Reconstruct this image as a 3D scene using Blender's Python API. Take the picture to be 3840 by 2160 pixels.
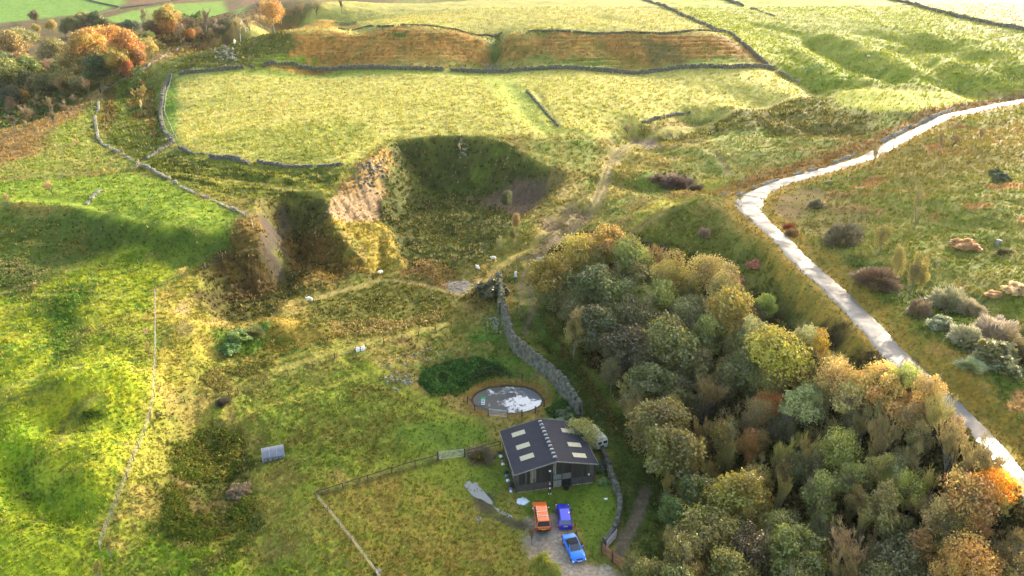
import bpy, math, random
import numpy as np
from mathutils import Vector

# ------------------------------------------------------------------ camera, sky, sun, exposure
scene = bpy.context.scene
for o in list(bpy.data.objects): bpy.data.objects.remove(o, do_unlink=True)
COL = scene.collection
CAMZ = 66.0; PITCH = math.radians(24.0); F = 1839.5; CX = 1288.0; CY = 724.5
cam_d = bpy.data.cameras.new('camera'); cam = bpy.data.objects.new('camera', cam_d); COL.objects.link(cam)
cam.location = (0, 0, CAMZ); cam.rotation_euler = (math.pi/2-PITCH, 0, 0)
cam_d.sensor_width = 36.0; cam_d.lens = 36.0*F/2576.0; cam_d.clip_start = 0.5; cam_d.clip_end = 6000
scene.camera = cam
SUN_AZ = math.radians(43.0)     # to the right of the view direction (+Y)
SUN_EL = math.radians(18.0)
SUN = np.array([math.sin(SUN_AZ)*math.cos(SUN_EL), math.cos(SUN_AZ)*math.cos(SUN_EL), math.sin(SUN_EL)])
world = bpy.data.worlds.new('World'); scene.world = world; world.use_nodes = True
wn = world.node_tree; bg = wn.nodes['Background']
sky = wn.nodes.new('ShaderNodeTexSky'); sky.sky_type = 'NISHITA'; sky.sun_disc = False
sky.sun_elevation = SUN_EL; sky.sun_rotation = SUN_AZ
sky.air_density = 1.0; sky.dust_density = 2.5; sky.ozone_density = .5
wm = wn.nodes.new('ShaderNodeVectorMath'); wm.operation = 'MULTIPLY'; wm.inputs[1].default_value = (1.05, 1.0, .90); wn.links.new(sky.outputs[0], wm.inputs[0]); wn.links.new(wm.outputs[0], bg.inputs[0]); bg.inputs[1].default_value = 0.15
sun_d = bpy.data.lights.new('sun', 'SUN'); sun_d.energy = 2.6; sun_d.angle = math.radians(0.6); sun_d.color = (1.0, 0.90, 0.72)
sun = bpy.data.objects.new('sun', sun_d); COL.objects.link(sun)
sun.rotation_euler = Vector(SUN).to_track_quat('Z', 'Y').to_euler()
scene.view_settings.view_transform = 'Standard'; scene.view_settings.look = 'None'
scene.view_settings.exposure = 2.42; scene.view_settings.gamma = 1.0
scene.render.resolution_x = 1024; scene.render.resolution_y = 576
scene.cycles.max_bounces = 5; scene.cycles.transparent_max_bounces = 6

rng = np.random.default_rng(7)
random.seed(7)

# ------------------------------------------------------------------ numeric helpers
def hash2(ix, iy, seed):
    h = (ix.astype(np.int64)*374761393 + iy.astype(np.int64)*668265263 + seed*1442695041) & 0xffffffff
    h = ((h ^ (h >> 13))*1274126177) & 0xffffffff
    return ((h ^ (h >> 16)) & 0xffffff)/float(0xffffff)
def vnoise(x, y, seed=0):
    ix = np.floor(x); iy = np.floor(y); fx = x-ix; fy = y-iy
    fx = fx*fx*(3-2*fx); fy = fy*fy*(3-2*fy)
    a = hash2(ix, iy, seed); b = hash2(ix+1, iy, seed); c = hash2(ix, iy+1, seed); d = hash2(ix+1, iy+1, seed)
    return (a*(1-fx)+b*fx)*(1-fy)+(c*(1-fx)+d*fx)*fy
def fbm(x, y, oct=3, seed=0):
    s = 0; a = 0.5; t = 0
    for k in range(oct):
        s = s+a*vnoise(x*2**k+k*17.3, y*2**k-k*9.1, seed+k); t += a; a *= 0.5
    return s/t
def sstep(a, b, x):
    t = np.clip((x-a)/(b-a), 0, 1); return t*t*(3-2*t)
def lin(c):
    c = np.array(c, float)/255.0
    return np.where(c <= 0.04045, c/12.92, ((c+0.055)/1.055)**2.4)

# ------------------------------------------------------------------ terrain grid (world space height field)
u = np.linspace(-1, 1, 1181)
S_ARR = 1.04*u + 0.75*u**9
Y_ARR = np.concatenate([np.geomspace(6, 46, 26)[:-1], np.geomspace(46, 560, 860)[:-1], np.geomspace(560, 2600, 150)])
NS = len(S_ARR); NY = len(Y_ARR)
GX = S_ARR[None, :]*Y_ARR[:, None]; GY = np.repeat(Y_ARR[:, None], NS, 1)

def ray(px, py):
    dx = (px-CX)/F; dy = (py-CY)/F
    return np.array([dx, math.cos(PITCH)-math.sin(PITCH)*dy, -(math.sin(PITCH)+math.cos(PITCH)*dy)])
# points of the land: (photo x, photo y, height above the yard)
CPS = [(-200,1449,4),(0,1449,4.5),(300,1449,2.6),(600,1449,1),(900,1449,.5),(1300,1449,0),(1500,1449,-.2),(1650,1449,-.8),(1900,1449,-1),(2200,1449,2),(2576,1449,7),
(0,1250,7),(80,1210,6.2),(200,1200,7.2),(350,1180,6),(500,1200,2.4),(620,1300,1.6),(800,1250,2),(1000,1300,1),(1200,1250,.4),(1400,1250,0),(1560,1250,-.4),(1750,1250,-1),(2100,1250,3),(2400,1250,9),
(2576,1230,13),(2400,1040,14),(2300,950,14.5),(2150,780,15),(2000,640,16),(1900,550,16.5),(1860,510,17),(1900,480,17),(2000,450,17.5),(2200,400,18.5),(2350,320,20),(2450,285,21),(2576,255,22.5),
(2576,1080,14.5),(2576,900,17),(2576,700,20),(2576,500,24),(2576,370,24.5),(2300,600,18.5),(2350,800,16.5),(2300,450,20.5),(2150,560,17.6),(2050,560,16.6),
(1760,510,16.6),(1900,620,15.2),(2050,760,14),(2150,870,13.5),(1700,600,12.5),(1800,700,9.5),(1950,850,8),(1600,590,12.3),(1500,640,9.5),
(1290,700,6),(1350,650,8),(1450,560,11),(1520,470,14),(1540,400,15.5),(1600,360,17),(1750,310,19),(1900,270,20.5),(2070,240,22),(1620,420,15.2),(1560,500,13.6),(1680,500,15.4),
(1400,760,5),(1500,800,3.5),(1600,900,2),(1700,1000,.8),(1900,1000,4),(2100,1000,7.5),(2200,1120,6.5),(1750,1100,-.4),(1560,1060,.2),(1650,1150,-.6),
(1270,790,5),(1300,900,3),(1460,1040,.9),(1200,850,3.2),(1270,1000,.6),(1000,950,3.6),(1120,930,2),(900,1050,2.8),(900,890,5.4),(700,900,6.3),(560,960,6),(480,880,8.5),(440,1000,6.6),(385,1050,7),(392,900,9.6),(392,740,12.2),
(700,1050,3.8),(560,1060,4.4),(520,1120,2.6),(1100,1150,1),(1250,1130,.4),(1350,1100,.2),
(800,840,6.2),(780,757,7),(960,690,7.2),(1130,720,6),(1000,800,5.5),(1200,680,7),(1250,640,8),
(200,1000,10),(0,1000,10),(100,850,11.3),(300,860,11.2),(0,740,12),(200,720,12.8),(360,640,14),(430,700,12.8),
(0,560,16),(200,600,15.2),(450,625,15),(590,610,15.2),(0,503,18.6),(200,515,18.5),(300,550,18.2),(450,575,17.7),(600,583,17),(100,470,18.8),(350,500,18.8),(550,545,17.9),(640,560,17),
(350,412,19.5),(500,480,18.8),(640,520,18),(400,440,19),(600,450,18.2),(750,470,17.5),
(0,420,19.4),(200,350,20),(230,260,21.6),(0,368,19),(100,320,20),(300,190,23.6),(400,130,26.4),(470,100,29),(600,62,35.5),(650,42,37.5),
(300,300,19),(345,300,17.4),(330,370,18),(400,250,21.8),(380,200,22.5),
(450,187,25.5),(430,350,21),(600,400,20.4),(860,415,20),(920,400,20.2),(1000,345,20.8),(1250,350,21),(1400,335,21.4),(1500,345,20),(1650,300,21.6),(1850,270,22.4),(2000,240,23.2),
(800,172,26.5),(1200,178,27),(1600,178,27.3),(1945,175,27.4),(800,290,22.8),(1200,260,24.2),(1600,240,25),(1900,210,26),
(560,120,32),(750,80,38.8),(1000,70,40),(1140,80,39),(1215,100,34.5),(1235,150,29.6),(1270,95,37.3),(1400,83,39),(1600,85,38.8),(1800,88,38.4),(1920,160,29.5),
(800,50,39.6),(860,58,38.8),(1200,40,40),(800,25,40.3),(1200,0,42),(700,0,43),(1700,0,43),(1650,40,40.5),
(2030,200,25.5),(2000,120,31.5),(2100,225,24.2),(2200,150,30),(2400,170,30),(2400,240,23.6),(2200,50,39.6),(2200,0,44),(2576,200,27.2),(2576,100,36.5),(2576,0,45),(2300,280,22.4),
(2000,350,18.6),(1700,420,15.8),(1760,470,16.2),(1850,400,17.6),(1800,360,17.9)]
WPT = []
for px, py, z in CPS:
    r = ray(px, py); t = (z-CAMZ)/r[2]; WPT.append((r[0]*t, r[1]*t, z))
# land outside or behind what the picture shows, in metres
WPT += [(-230,330,5),(-180,300,7),(-150,290,14),(-260,420,2),(-150,400,8),(-340,420,0),(-120,440,17),(-300,560,2),(-160,560,12),(-60,620,28),(-220,270,4),(-200,235,7),
        (-320,300,2),(-420,640,8),(-260,700,14),(-560,800,16),(-350,850,24),(-120,850,34),(-600,1100,40),(-200,1300,50),(200,1100,56),(600,900,56),(1200,1300,60),(-1500,1400,50),(0,2200,60),(1500,2300,66),(-1500,2300,66),
        (0,700,46),(250,650,49),(0,30,-.5),(60,30,3),(-60,30,3),(0,0,0),(-130,60,6),(130,60,22),(150,120,24),(220,200,32),(300,300,42),(-160,120,12),(-220,160,12),(-300,200,6),(500,500,52),(-500,300,2),(500,150,50),(-500,50,8)]
WPT = np.array(WPT)
MQ = 5.0
def mq_solve(P):
    n = len(P); d = np.hypot(P[:,None,0]-P[None,:,0], P[:,None,1]-P[None,:,1])
    A = np.zeros((n+3, n+3)); A[:n,:n] = np.sqrt(d*d+MQ*MQ); A[:n,:n] -= np.eye(n)*0.12
    A[:n,n] = 1; A[:n,n+1] = P[:,0]/100; A[:n,n+2] = P[:,1]/100; A[n:,:n] = A[:n,n:].T
    return np.linalg.solve(A, np.concatenate([P[:,2], [0,0,0]]))
W = mq_solve(WPT)
Z = W[-3] + W[-2]*GX/100 + W[-1]*GY/100
for (x, y, _), w in zip(WPT, W[:-3]): Z += w*np.sqrt((GX-x)**2+(GY-y)**2+MQ*MQ)

def grid_look(A, x, y):
    x = np.asarray(x, float); y = np.maximum(np.asarray(y, float), Y_ARR[0]+.01)
    c = np.clip(np.interp(x/y, S_ARR, np.arange(NS)), 0, NS-1.001); r = np.clip(np.interp(y, Y_ARR, np.arange(NY)), 0, NY-1.001)
    ci = c.astype(int); ri = r.astype(int); fc = c-ci; fr = r-ri
    return (A[ri,ci]*(1-fc)+A[ri,ci+1]*fc)*(1-fr)+(A[ri+1,ci]*(1-fc)+A[ri+1,ci+1]*fc)*fr
def hz(x, y): return float(grid_look(Z, x, y))
TS = np.geomspace(35, 2400, 1500)
def P(px, py, up=0.0):
    """where the sight line through a photo point meets the land (raised by up)"""
    r = ray(px, py); x = r[0]*TS; y = r[1]*TS; z = CAMZ+r[2]*TS
    g = grid_look(Z, x, y)+up; b = np.nonzero(z < g)[0]
    if len(b) == 0: i = len(TS)-1; return Vector((x[i], y[i], g[i]-up))
    i = max(b[0], 1); a0 = z[i-1]-g[i-1]; a1 = z[i]-g[i]; k = a0/(a0-a1+1e-9)
    X = x[i-1]+(x[i]-x[i-1])*k; Y = y[i-1]+(y[i]-y[i-1])*k
    return Vector((X, Y, hz(X, Y)))
def poly(pts): return np.array([P(a, b)[:2] for a, b in pts])
def smooth_line(pts, step=1.5):
    """Catmull-Rom through world xy points, evenly resampled"""
    q = np.array(pts, float); n = len(q); out = []
    e = np.vstack([2*q[0]-q[1], q, 2*q[-1]-q[-2]])
    for i in range(n-1):
        p0, p1, p2, p3 = e[i:i+4]
        m = max(2, int(np.linalg.norm(p2-p1)/step*2))
        for t in np.linspace(0, 1, m, endpoint=False):
            out.append(0.5*((2*p1)+(-p0+p2)*t+(2*p0-5*p1+4*p2-p3)*t*t+(-p0+3*p1-3*p2+p3)*t**3))
    out.append(q[-1]); out = np.array(out)
    L = np.concatenate([[0], np.cumsum(np.hypot(*np.diff(out[:,:2], axis=0).T))])
    k = max(2, int(L[-1]/step)+1); s = np.linspace(0, L[-1], k)
    return np.stack([np.interp(s, L, out[:,j]) for j in range(out.shape[1])], 1)
def seg_dist(x, y, pts, vals=None, closed=False):
    """distance to a polyline, value interpolated along it, and inside flag when closed"""
    best = np.full(x.shape, 1e9); val = np.zeros(x.shape); ins = np.zeros(x.shape, bool)
    n = len(pts); m = n if closed else n-1
    for i in range(m):
        ax, ay = pts[i][:2]; j = (i+1) % n; bx, by = pts[j][:2]
        dx = bx-ax; dy = by-ay; l2 = dx*dx+dy*dy+1e-9
        t = np.clip(((x-ax)*dx+(y-ay)*dy)/l2, 0, 1)
        d = np.hypot(x-ax-t*dx, y-ay-t*dy); k = d < best
        best = np.where(k, d, best)
        if vals is not None: val = np.where(k, vals[i]+(vals[j]-vals[i])*t, val)
        if closed:
            c = ((ay > y) != (by > y)) & (x < (bx-ax)*(y-ay)/(by-ay+1e-12)+ax); ins ^= c
    return best, val, ins
def box(pts, pad):
    x0, y0 = pts[:,:2].min(0)-pad; x1, y1 = pts[:,:2].max(0)+pad
    return (GX > x0) & (GX < x1) & (GY > y0) & (GY < y1)
WOB = fbm(GX*.25, GY*.25, 3, 91)-.5; WOBF = fbm(GX*1.3, GY*1.3, 2, 92)-.5
def sd_poly(pts, pad=12):
    """signed distance (positive inside) on the grid, only near the shape"""
    pts = np.array(pts); out = np.full(GX.shape, -1e3); b = box(pts, pad)
    d, _, ins = seg_dist(GX[b], GY[b], pts, closed=True); out[b] = np.where(ins, d, -d); return out
def mask_poly(pix, feather=2.0, wob=0.0, pad=None):
    pts = poly(pix) if len(pix[0]) == 2 else np.array(pix)
    s = sd_poly(pts, (pad or 4)+feather+abs(wob)*1.2); return sstep(-feather, feather, s+WOB*wob*2+WOBF*wob*.5)
def mask_line(pts, width, feather=.6, wob=0.0):
    pts = np.array(pts); m = np.zeros(GX.shape); b = box(pts, width+feather*2+wob+2)
    d, _, _ = seg_dist(GX[b], GY[b], pts); w = (WOBF[b]*1.5+WOB[b])*wob
    m[b] = 1-sstep(width-feather, width+feather, d+w); return m

# ---- quarry bowls cut into the slope: floor height, wall slope
def carve(pix, floor_pts, slope, soft=1.6):
    global Z
    pts = smooth_line(np.vstack([poly(pix), poly(pix)[:1]]), 2.0)[:-1]
    s = sd_poly(pts, 6)
    fp = np.array([tuple(P(a, b)[:2])+(z,) for a, b, z in floor_pts]); b = s > -3
    x = GX[b]; y = GY[b]; num = 0; den = 0
    for X, Y, zz in fp: w = 1/((x-X)**2+(y-Y)**2+30)**1.2; num = num+w*zz; den = den+w
    fl = num/den; dd = np.maximum(s[b], 0)+WOB[b]*np.clip(s[b], 0, 6)*.5
    cut = Z[b]-slope*np.maximum(dd, 0)
    k = 1.5; a = np.clip(.5+.5*(cut-fl)/k, 0, 1); nz = fl*(1-a)+cut*a+k*a*(1-a)      # smooth maximum
    Z[b] = np.where(s[b] > 0, np.minimum(Z[b], nz), Z[b]); return pts
RIM_B = [(992,352),(1060,346),(1130,342),(1200,344),(1255,356),(1300,376),(1345,402),(1392,425),(1428,440),(1398,490),(1345,530),(1300,570),(1255,615),(1180,655),(1080,668),(1005,668),(975,640),(958,590),(935,560),(850,563),(832,535),(835,505),(870,470),(905,440),(935,405),(960,375)]
RIM_A = [(652,545),(640,515),(690,492),(760,492),(815,505),(830,545),(845,590),(880,630),(920,670),(945,694),(880,712),(800,738),(720,765),(700,800),(600,812),(525,790),(505,740),(500,690),(560,655),(620,640),(655,605)]
pitB = carve(RIM_B, [(1100,600,7.4),(1000,640,7.2),(1250,560,10),(980,560,8.5),(1180,500,9)], 0.80)
pitA = carve(RIM_A, [(680,760,6.6),(640,740,6.8),(800,700,8.0),(900,690,7.4),(600,720,7.4)], 0.95)
# ---- shallow linear features: (photo line, height change, half width)
for pix, dz, w in [
    ([(905,70),(860,58),(800,62)], -3.0, 8), ([(50,1170),(75,1225),(120,1255),(165,1272)], -1.7, 2.2), ([(90,1165),(140,1225),(190,1240)], .9, 3),
    ([(1345,225),(1400,318)], -.5, 1.5), ([(1280,215),(1330,290),(1380,335)], -.7, 3.5),
    ([(2040,100),(2130,150),(2220,195)], -3.6, 5.5), ([(2100,95),(2200,135),(2290,185)], 1.6, 5), ([(1985,120),(2060,170),(2100,205)], 1.4, 5), ([(2270,120),(2340,160),(2420,200)], -2.2, 6), ([(2400,95),(2500,130),(2600,180)], 1.6, 7), ([(2330,90),(2360,110)], 2.2, 5), ([(1985,190),(2060,215),(2130,212)], -2.4, 5), ([(2330,190),(2450,235)], -2.4, 5), ([(1900,60),(2020,90)], -1.5, 5), ([(1500,40),(1620,60)], -1.2, 6),
    ([(2160,200),(2250,160),(2440,122)], 1.1, 3), ([(2090,235),(2180,208),(2280,165)], 1.4, 4), ([(2170,80),(2300,105),(2440,150)], -1.5, 6),
    ([(1620,345),(1680,330),(1790,290)], -2.0, 4), ([(1640,300),(1730,288)], -1.6, 3), ([(1500,520),(1430,600)], -1.2, 2.2), ([(1440,600),(1240,640)], -.8, 1.6),
    ([(1700,455),(1760,470)], -1.6, 4), ([(1560,465),(1640,470),(1700,500)], -1.3, 4),
    ([(1800,430),(1900,400)], -1.3, 5), ([(1950,330),(2100,330)], -1.8, 6), ([(1380,570),(1480,460),(1510,440)], -1.0, 2.2),
    ([(690,830),(800,840)], 1.2, 3), ([(540,850),(700,835),(780,855)], .9, 4), ([(640,705),(690,690)], -.5, 2),
    ([(560,640),(640,560),(660,520)], .6, 2), ([(1262,85),(1240,120),(1232,165)], -3.0, 4), ([(1370,85),(1355,110),(1300,140)], -1.6, 3), ([(1500,110),(1560,140),(1660,165)], -1.0, 3), ([(60,1000),(200,960),(330,970)], 1.0, 5), ([(70,1080),(200,1070),(340,1065)], .8, 5), ([(150,1150),(210,1130),(260,1170)], 1.6, 4), ([(180,970),(250,950),(340,965)], 1.6, 4), ([(170,1060),(260,1072),(350,1060)], -1.0, 3), ([(0,900),(120,880),(260,850)], .7, 3), ([(60,960),(30,1040),(20,1120)], .8, 4), ([(120,800),(160,860),(110,930)], -.8, 4), ([(660,1400),(620,1449)], -1.0, 3), ([(500,1380),(560,1449)], .8, 3), ([(130,1010),(100,1080)], -.7, 2.5), ([(900,690),(860,620),(838,560)], 1.0, 2.5), ([(960,570),(985,620),(1003,665)], .9, 1.6), ([(955,580),(962,640),(958,680)], -.7, 1.0), ([(690,540),(700,620),(722,720)], -1.2, 2.0), ([(780,560),(790,650),(780,720)], .9, 3.0), ([(560,700),(600,760)], .6, 2.5), ([(1060,420),(1180,440),(1300,460)], -.6, 2), ([(1000,470),(1120,480)], .6, 2), ([(450,440),(620,475),(800,490)], .5, 1.5), ([(600,430),(720,455),(830,500)], .8, 2.0), ([(30,520),(200,528),(330,562),(480,590)], .5, 1.5), ([(540,900),(660,870),(780,850)], -.6, 2), ([(640,1010),(800,960),(960,930)], -.5, 2.5), ([(1550,600),(1650,520),(1760,500)], .8, 3),
    ([(1650,545),(1780,515),(1900,600),(2040,720),(2140,830)], .7, 3), ([(1440,335),(1520,350),(1570,330)], -.8, 3),
    ([(870,900),(960,960),(1060,1010)], -.3, 1.2), ([(1390,860),(1420,930),(1460,980),(1490,1040)], -1.2, 1.6),
    ([(480,840),(490,900),(470,960)], 1.2, 4), ([(560,1110),(540,1220),(500,1300)], -.9, 7), ([(380,1000),(470,820)], .5, 3)]:
    pts = smooth_line(poly(pix), 2.0); b = box(pts, w*3)
    d, _, _ = seg_dist(GX[b], GY[b], pts); Z[b] += dz*np.exp(-(d/w)**2)

# ---- level strips under road, tracks and yard
ROAD = smooth_line([P(*p)[:2] for p in [(2740,1400),(2660,1318),(2576,1222),(2470,1105),(2380,1010),(2310,945),(2230,870),(2150,785),(2065,700),(1985,622),(1925,567),(1890,532),(1884,508),(1905,488),(1955,463),(2030,441),(2120,416),(2200,387),(2265,350),(2340,312),(2440,280),(2576,253),(2720,232)]], 1.5)
TRACK = smooth_line([P(*p)[:2] for p in [(1326,760),(1322,715),(1345,660),(1385,620),(1430,585),(1470,545),(1500,505),(1520,465),(1530,428),(1550,395),(1590,365),(1640,347),(1720,318),(1830,285),(1960,258),(2070,240)]], 1.5)
PATH = smooth_line([P(*p)[:2] for p in [(1560,1395),(1575,1355),(1600,1310),(1612,1275),(1625,1240)]], 1.0)
def grade(line, half, edge, drop):
    global Z
    zz = grid_look(Z, line[:,0], line[:,1]); k = np.ones(7)/7
    zs = np.convolve(np.pad(zz, 3, 'edge'), k, 'valid'); b = box(line, half+edge+1)
    d, v, _ = seg_dist(GX[b], GY[b], line, zs); m = 1-sstep(half, half+edge, d)
    Z[b] = Z[b]*(1-m)+(v-drop)*m; return zs
road_z = grade(ROAD, 2.6, 3.0, .06); track_z = grade(TRACK, 1.3, 1.5, 0.0); path_z = grade(PATH, .8, 1.0, 0.0)
BARN = [Vector((0,0,0))]*4
YARDP = [(1395,1290),(1320,1300),(1318,1340),(1330,1400),(1370,1449),(1380,1500),(1560,1500),(1560,1449),(1535,1425),(1475,1415),(1455,1370),(1440,1330),(1425,1300)]
def level(pix, zt, edge=5):
    global Z
    s = sd_poly(poly(pix), edge+2); m = sstep(-edge, 0, s); Z = Z*(1-m)+zt*m
level([(1240,1090),(1250,1240),(1180,1300),(1180,1500),(1640,1500),(1570,1230),(1520,1090)], 0.0, 8)
PONDP = [(1183,1003),(1195,985),(1230,967),(1280,958),(1330,962),(1362,985),(1368,1008),(1352,1028),(1310,1046),(1262,1046),(1215,1036),(1190,1022)]
s = sd_poly(smooth_line(np.vstack([poly(PONDP), poly(PONDP)[:1]]), 1)[:-1], 8); pz = float(np.median(Z[s > 0]))
POND = smooth_line(np.vstack([poly(PONDP), poly(PONDP)[:1]]), 1)[:-1]
s = sd_poly(POND, 6); m = sstep(-4, -.2, s); Z = Z*(1-m)+(pz+.05)*m; Z -= sstep(-.3, 1.8, s)*.45; PONDZ = pz-.06
# ------------------------------------------------------------------ colour of the land (albedo, shade darkened in on some slopes) and roughness of the sward
KA = 0.46
def alb(c, k=KA): return lin(c)*k
N1 = fbm(GX*.9, GY*.9, 3, 11); N2 = fbm(GX*.22, GY*.22, 3, 12); N3 = fbm(GX*.06, GY*.06, 3, 13); NX = fbm(GX*.35, GY*2.2, 3, 14)
NF = fbm(GX*2.6, GY*2.6, 2, 15)
Cc = np.zeros(GX.shape+(3,)); ROUGH = np.full(GX.shape, .6)
def mixn(a, b, n, lo=.38, hi=.62):
    t = sstep(lo, hi, n)[..., None]; return a*(1-t)+b*t
def lay(m, a, b, n=None, rough=None, lo=.38, hi=.62):
    global Cc, ROUGH
    n = (N1*.55+N2*.45) if n is None else n
    k = m > .002
    t = sstep(lo, hi, n[k])[:, None]; c = alb(a)*(1-t)+alb(b)*t
    Cc[k] = Cc[k]*(1-m[k][:, None])+c*m[k][:, None]
    if rough is not None: ROUGH[k] = ROUGH[k]*(1-m[k])+rough*m[k]
one = np.ones(GX.shape)
MIX = N1*.5+N2*.5
lay(one, (150,150,70), (120,140,55))                                              # rough hill grass
lay(sstep(.5, .62, N3)*.6, (185,160,95), (150,130,70), rough=.7)
M = mask_poly
def reg(pix, a, b, feather=2.0, wob=0.0, rough=None, n=None, lo=.38, hi=.62, s=1.0, pad=None):
    lay(M(pix, feather, wob, pad)*s, a, b, n, rough, lo, hi)
# far left valley
lay(sstep(-100, -140, GX)*sstep(300, 420, GY), (95,95,50), (120,95,60), N2, .5)
reg([(-200,60),(0,58),(110,46),(240,32),(320,8),(310,-10),(-200,-10)], (112,158,54), (128,172,64), 6, 0, .15)
reg([(250,50),(330,28),(430,10),(560,3),(622,18),(600,34),(520,36),(400,52),(320,60)], (128,168,56), (140,178,66), 5, 0, .15)
reg([(320,12),(430,6),(600,0),(650,12),(900,6),(860,-15),(320,-15)], (140,105,75), (120,100,70), 5, 5, .5)
# upper fields
reg([(620,60),(800,14),(1200,-8),(1640,-8),(1750,60),(1850,115),(1500,85),(1230,85),(1000,68),(750,82),(600,102)], (190,196,100), (178,172,98), 3, 3, .6, NX)
reg([(900,48),(1100,30),(1250,40),(1100,52),(960,55)], (180,190,90), (205,190,110), 4, 6, s=.7)
reg([(1640,-8),(2800,-8),(2800,215),(2300,222),(2080,232),(1960,180),(1850,112),(1750,50)], (170,184,72), (154,170,56), 3, 3, .8, N2)
lay(mask_poly([(2150,20),(2560,120),(2700,190),(2700,60),(2300,-8)], 6, 12)*sstep(.45,.6,N2), (194,198,136), (186,190,104), NX, .7)
lay(mask_poly([(1650,0),(2100,40),(2200,110),(1950,60)], 6, 12)*.6, (190,196,130), (178,188,88), NX, .7)
reg([(2215,-8),(2400,30),(2576,72),(2800,110),(2800,-8)], (176,162,96), (184,174,96), 3, 1, .4, N3)
reg([(2000,165),(2080,225),(2280,218),(2576,214),(2576,170),(2300,200),(2120,170)], (120,150,50), (165,180,60), 4, 6, .8)
# plateau
PLAT = [(436,190),(600,180),(1200,184),(1600,186),(1945,182),(2060,238),(1960,262),(1840,280),(1700,290),(1620,318),(1500,345),(1380,345),(1250,345),(1130,342),(1050,346),(985,350),(930,385),(900,412),(860,420),(740,420),(640,408),(560,404),(450,372),(436,340),(420,260)]
reg(PLAT, (214,210,116), (190,194,92), 2, 2, .55)
lay(mask_poly(PLAT, 2, 2)*sstep(.58, .72, NF*.5+N1*.5)*.75, (165,140,85), (185,160,95), N2, .75)
reg([(560,330),(900,300),(940,345),(850,410),(640,400),(470,360)], (165,178,75), (135,155,65), 5, 8, .8, s=.6)
reg([(1210,195),(1300,195),(1400,330),(1370,338),(1290,290)], (170,195,80), (190,205,90), 3, 3, .3, s=.7)
reg([(436,186),(1200,181),(1945,178),(1950,186),(1200,192),(440,200)], (140,175,65), (160,185,75), 1.0, 0, .3, s=.6)
# orange bracken bank
BANK1 = [(600,168),(640,130),(720,105),(850,82),(1000,72),(1130,78),(1190,90),(1222,112),(1236,140),(1232,172),(900,170)]
BANK2 = [(1240,172),(1262,140),(1258,100),(1300,92),(1340,110),(1370,88),(1500,88),(1800,86),(1860,110),(1936,168),(1600,174)]
reg([(560,165),(600,120),(760,80),(1000,64),(1200,80),(1240,172),(900,174)], (170,150,62), (140,130,55), 4, 6, .5, NX, s=.7)
reg([(470,170),(500,120),(560,100),(700,84),(620,160)], (142,132,58), (110,108,46), 3, 5, .6, NX)
reg(BANK1, (190,142,66), (140,110,50), 3.5, 7, .5, NX); reg(BANK2, (184,138,66), (138,108,52), 3.5, 7, .5, NX)
lay(mask_poly(BANK1, 3, 5)*sstep(.52,.62,N2)*.7+mask_poly(BANK2, 3, 5)*sstep(.5,.6,N2)*.7, (150,135,60), (120,116,52), NX, .5)
lay(mask_poly(BANK1, 2, 3)*sstep(.56,.68,NX)+mask_poly(BANK2, 2, 3)*sstep(.56,.68,NX), (208,166,88), (196,150,78), NF, .4)
reg([(980,85),(1020,80),(1030,94),(990,96)], (85,110,40), (100,120,45), 1.5, 2); reg([(1230,90),(1262,85),(1256,140),(1240,165),(1226,120)], (100,120,40), (85,100,35), 1.5, 3)
reg([(1450,110),(1500,108),(1560,140),(1700,165),(1660,170),(1540,160)], (150,150,60), (125,125,50), 2, 5, s=.6)
reg([(1620,100),(1690,110),(1720,160),(1640,150)], (120,110,65), (105,110,55), 2, 6, s=.8)
reg([(450,182),(470,140),(530,105),(620,95),(740,112),(720,150),(690,172),(560,172)], (95,105,45), (120,125,50), 2, 4, .9)
reg([(640,150),(690,140),(800,150),(780,168),(640,168)], (140,165,50), (120,140,45), 2, 4, .5)
reg([(700,66),(800,60),(870,50),(910,60),(830,72),(740,82)], (195,165,80), (175,150,70), 2, 2, .4)
reg([(840,58),(908,50),(900,60),(850,66)], (90,110,40), (80,95,35), 1.2, 1, .4)
# left edge: bracken strip above the wood and the hollow
reg([(-100,460),(-100,352),(60,315),(160,272),(235,232),(300,195),(380,148),(450,112),(520,98),(560,96),(480,120),(400,160),(330,190),(270,215),(228,262),(130,330),(110,390),(60,410)], (176,146,92), (150,124,70), 2.5, 5, .6)
reg([(540,100),(600,80),(640,70),(600,62),(660,40),(700,44),(560,112)], (205,185,110), (190,160,95), 2.5, 4, .5)
reg([(-100,455),(0,450),(180,440),(330,432),(345,418),(270,390),(228,330),(228,270),(140,330),(110,385)], (140,165,60), (165,165,90), 2.5, 5, .7)
reg([(262,230),(300,205),(400,200),(412,230),(395,290),(400,335),(425,360),(370,400),(330,390),(275,365),(258,320),(250,270)], (112,130,48), (90,105,40), 2, 3, .8)
reg([(330,230),(370,215),(400,280),(385,340),(345,300)], (150,115,60), (110,95,45), 2, 6, .8, s=.85)
reg([(262,230),(285,205),(290,260),(268,340),(252,300)], (125,95,50), (95,80,40), 1.5, 2, .8, s=.8)
reg([(400,225),(435,195),(445,230),(440,320),(450,360),(425,355),(400,300)], (115,150,50), (130,165,60), 1.5, 2, .4)
# slope below the plateau wall
SLOPE = [(345,432),(430,385),(560,420),(700,435),(860,430),(900,420),(860,480),(830,505),(760,492),(690,492),(640,500),(560,500),(450,455)]
reg(SLOPE, (112,124,44), (82,94,36), 2, 4, .9)  # greens darkened so the slope reads as shaded
lay(mask_poly(SLOPE, 2, 3)*sstep(.58, .68, NX), (185,190,75), (165,175,65), N1, .7)
reg([(690,455),(800,480),(860,440),(900,425),(860,475),(825,500),(740,475)], (190,185,90), (165,165,70), 1.5, 4, .8, s=.75)
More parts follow.
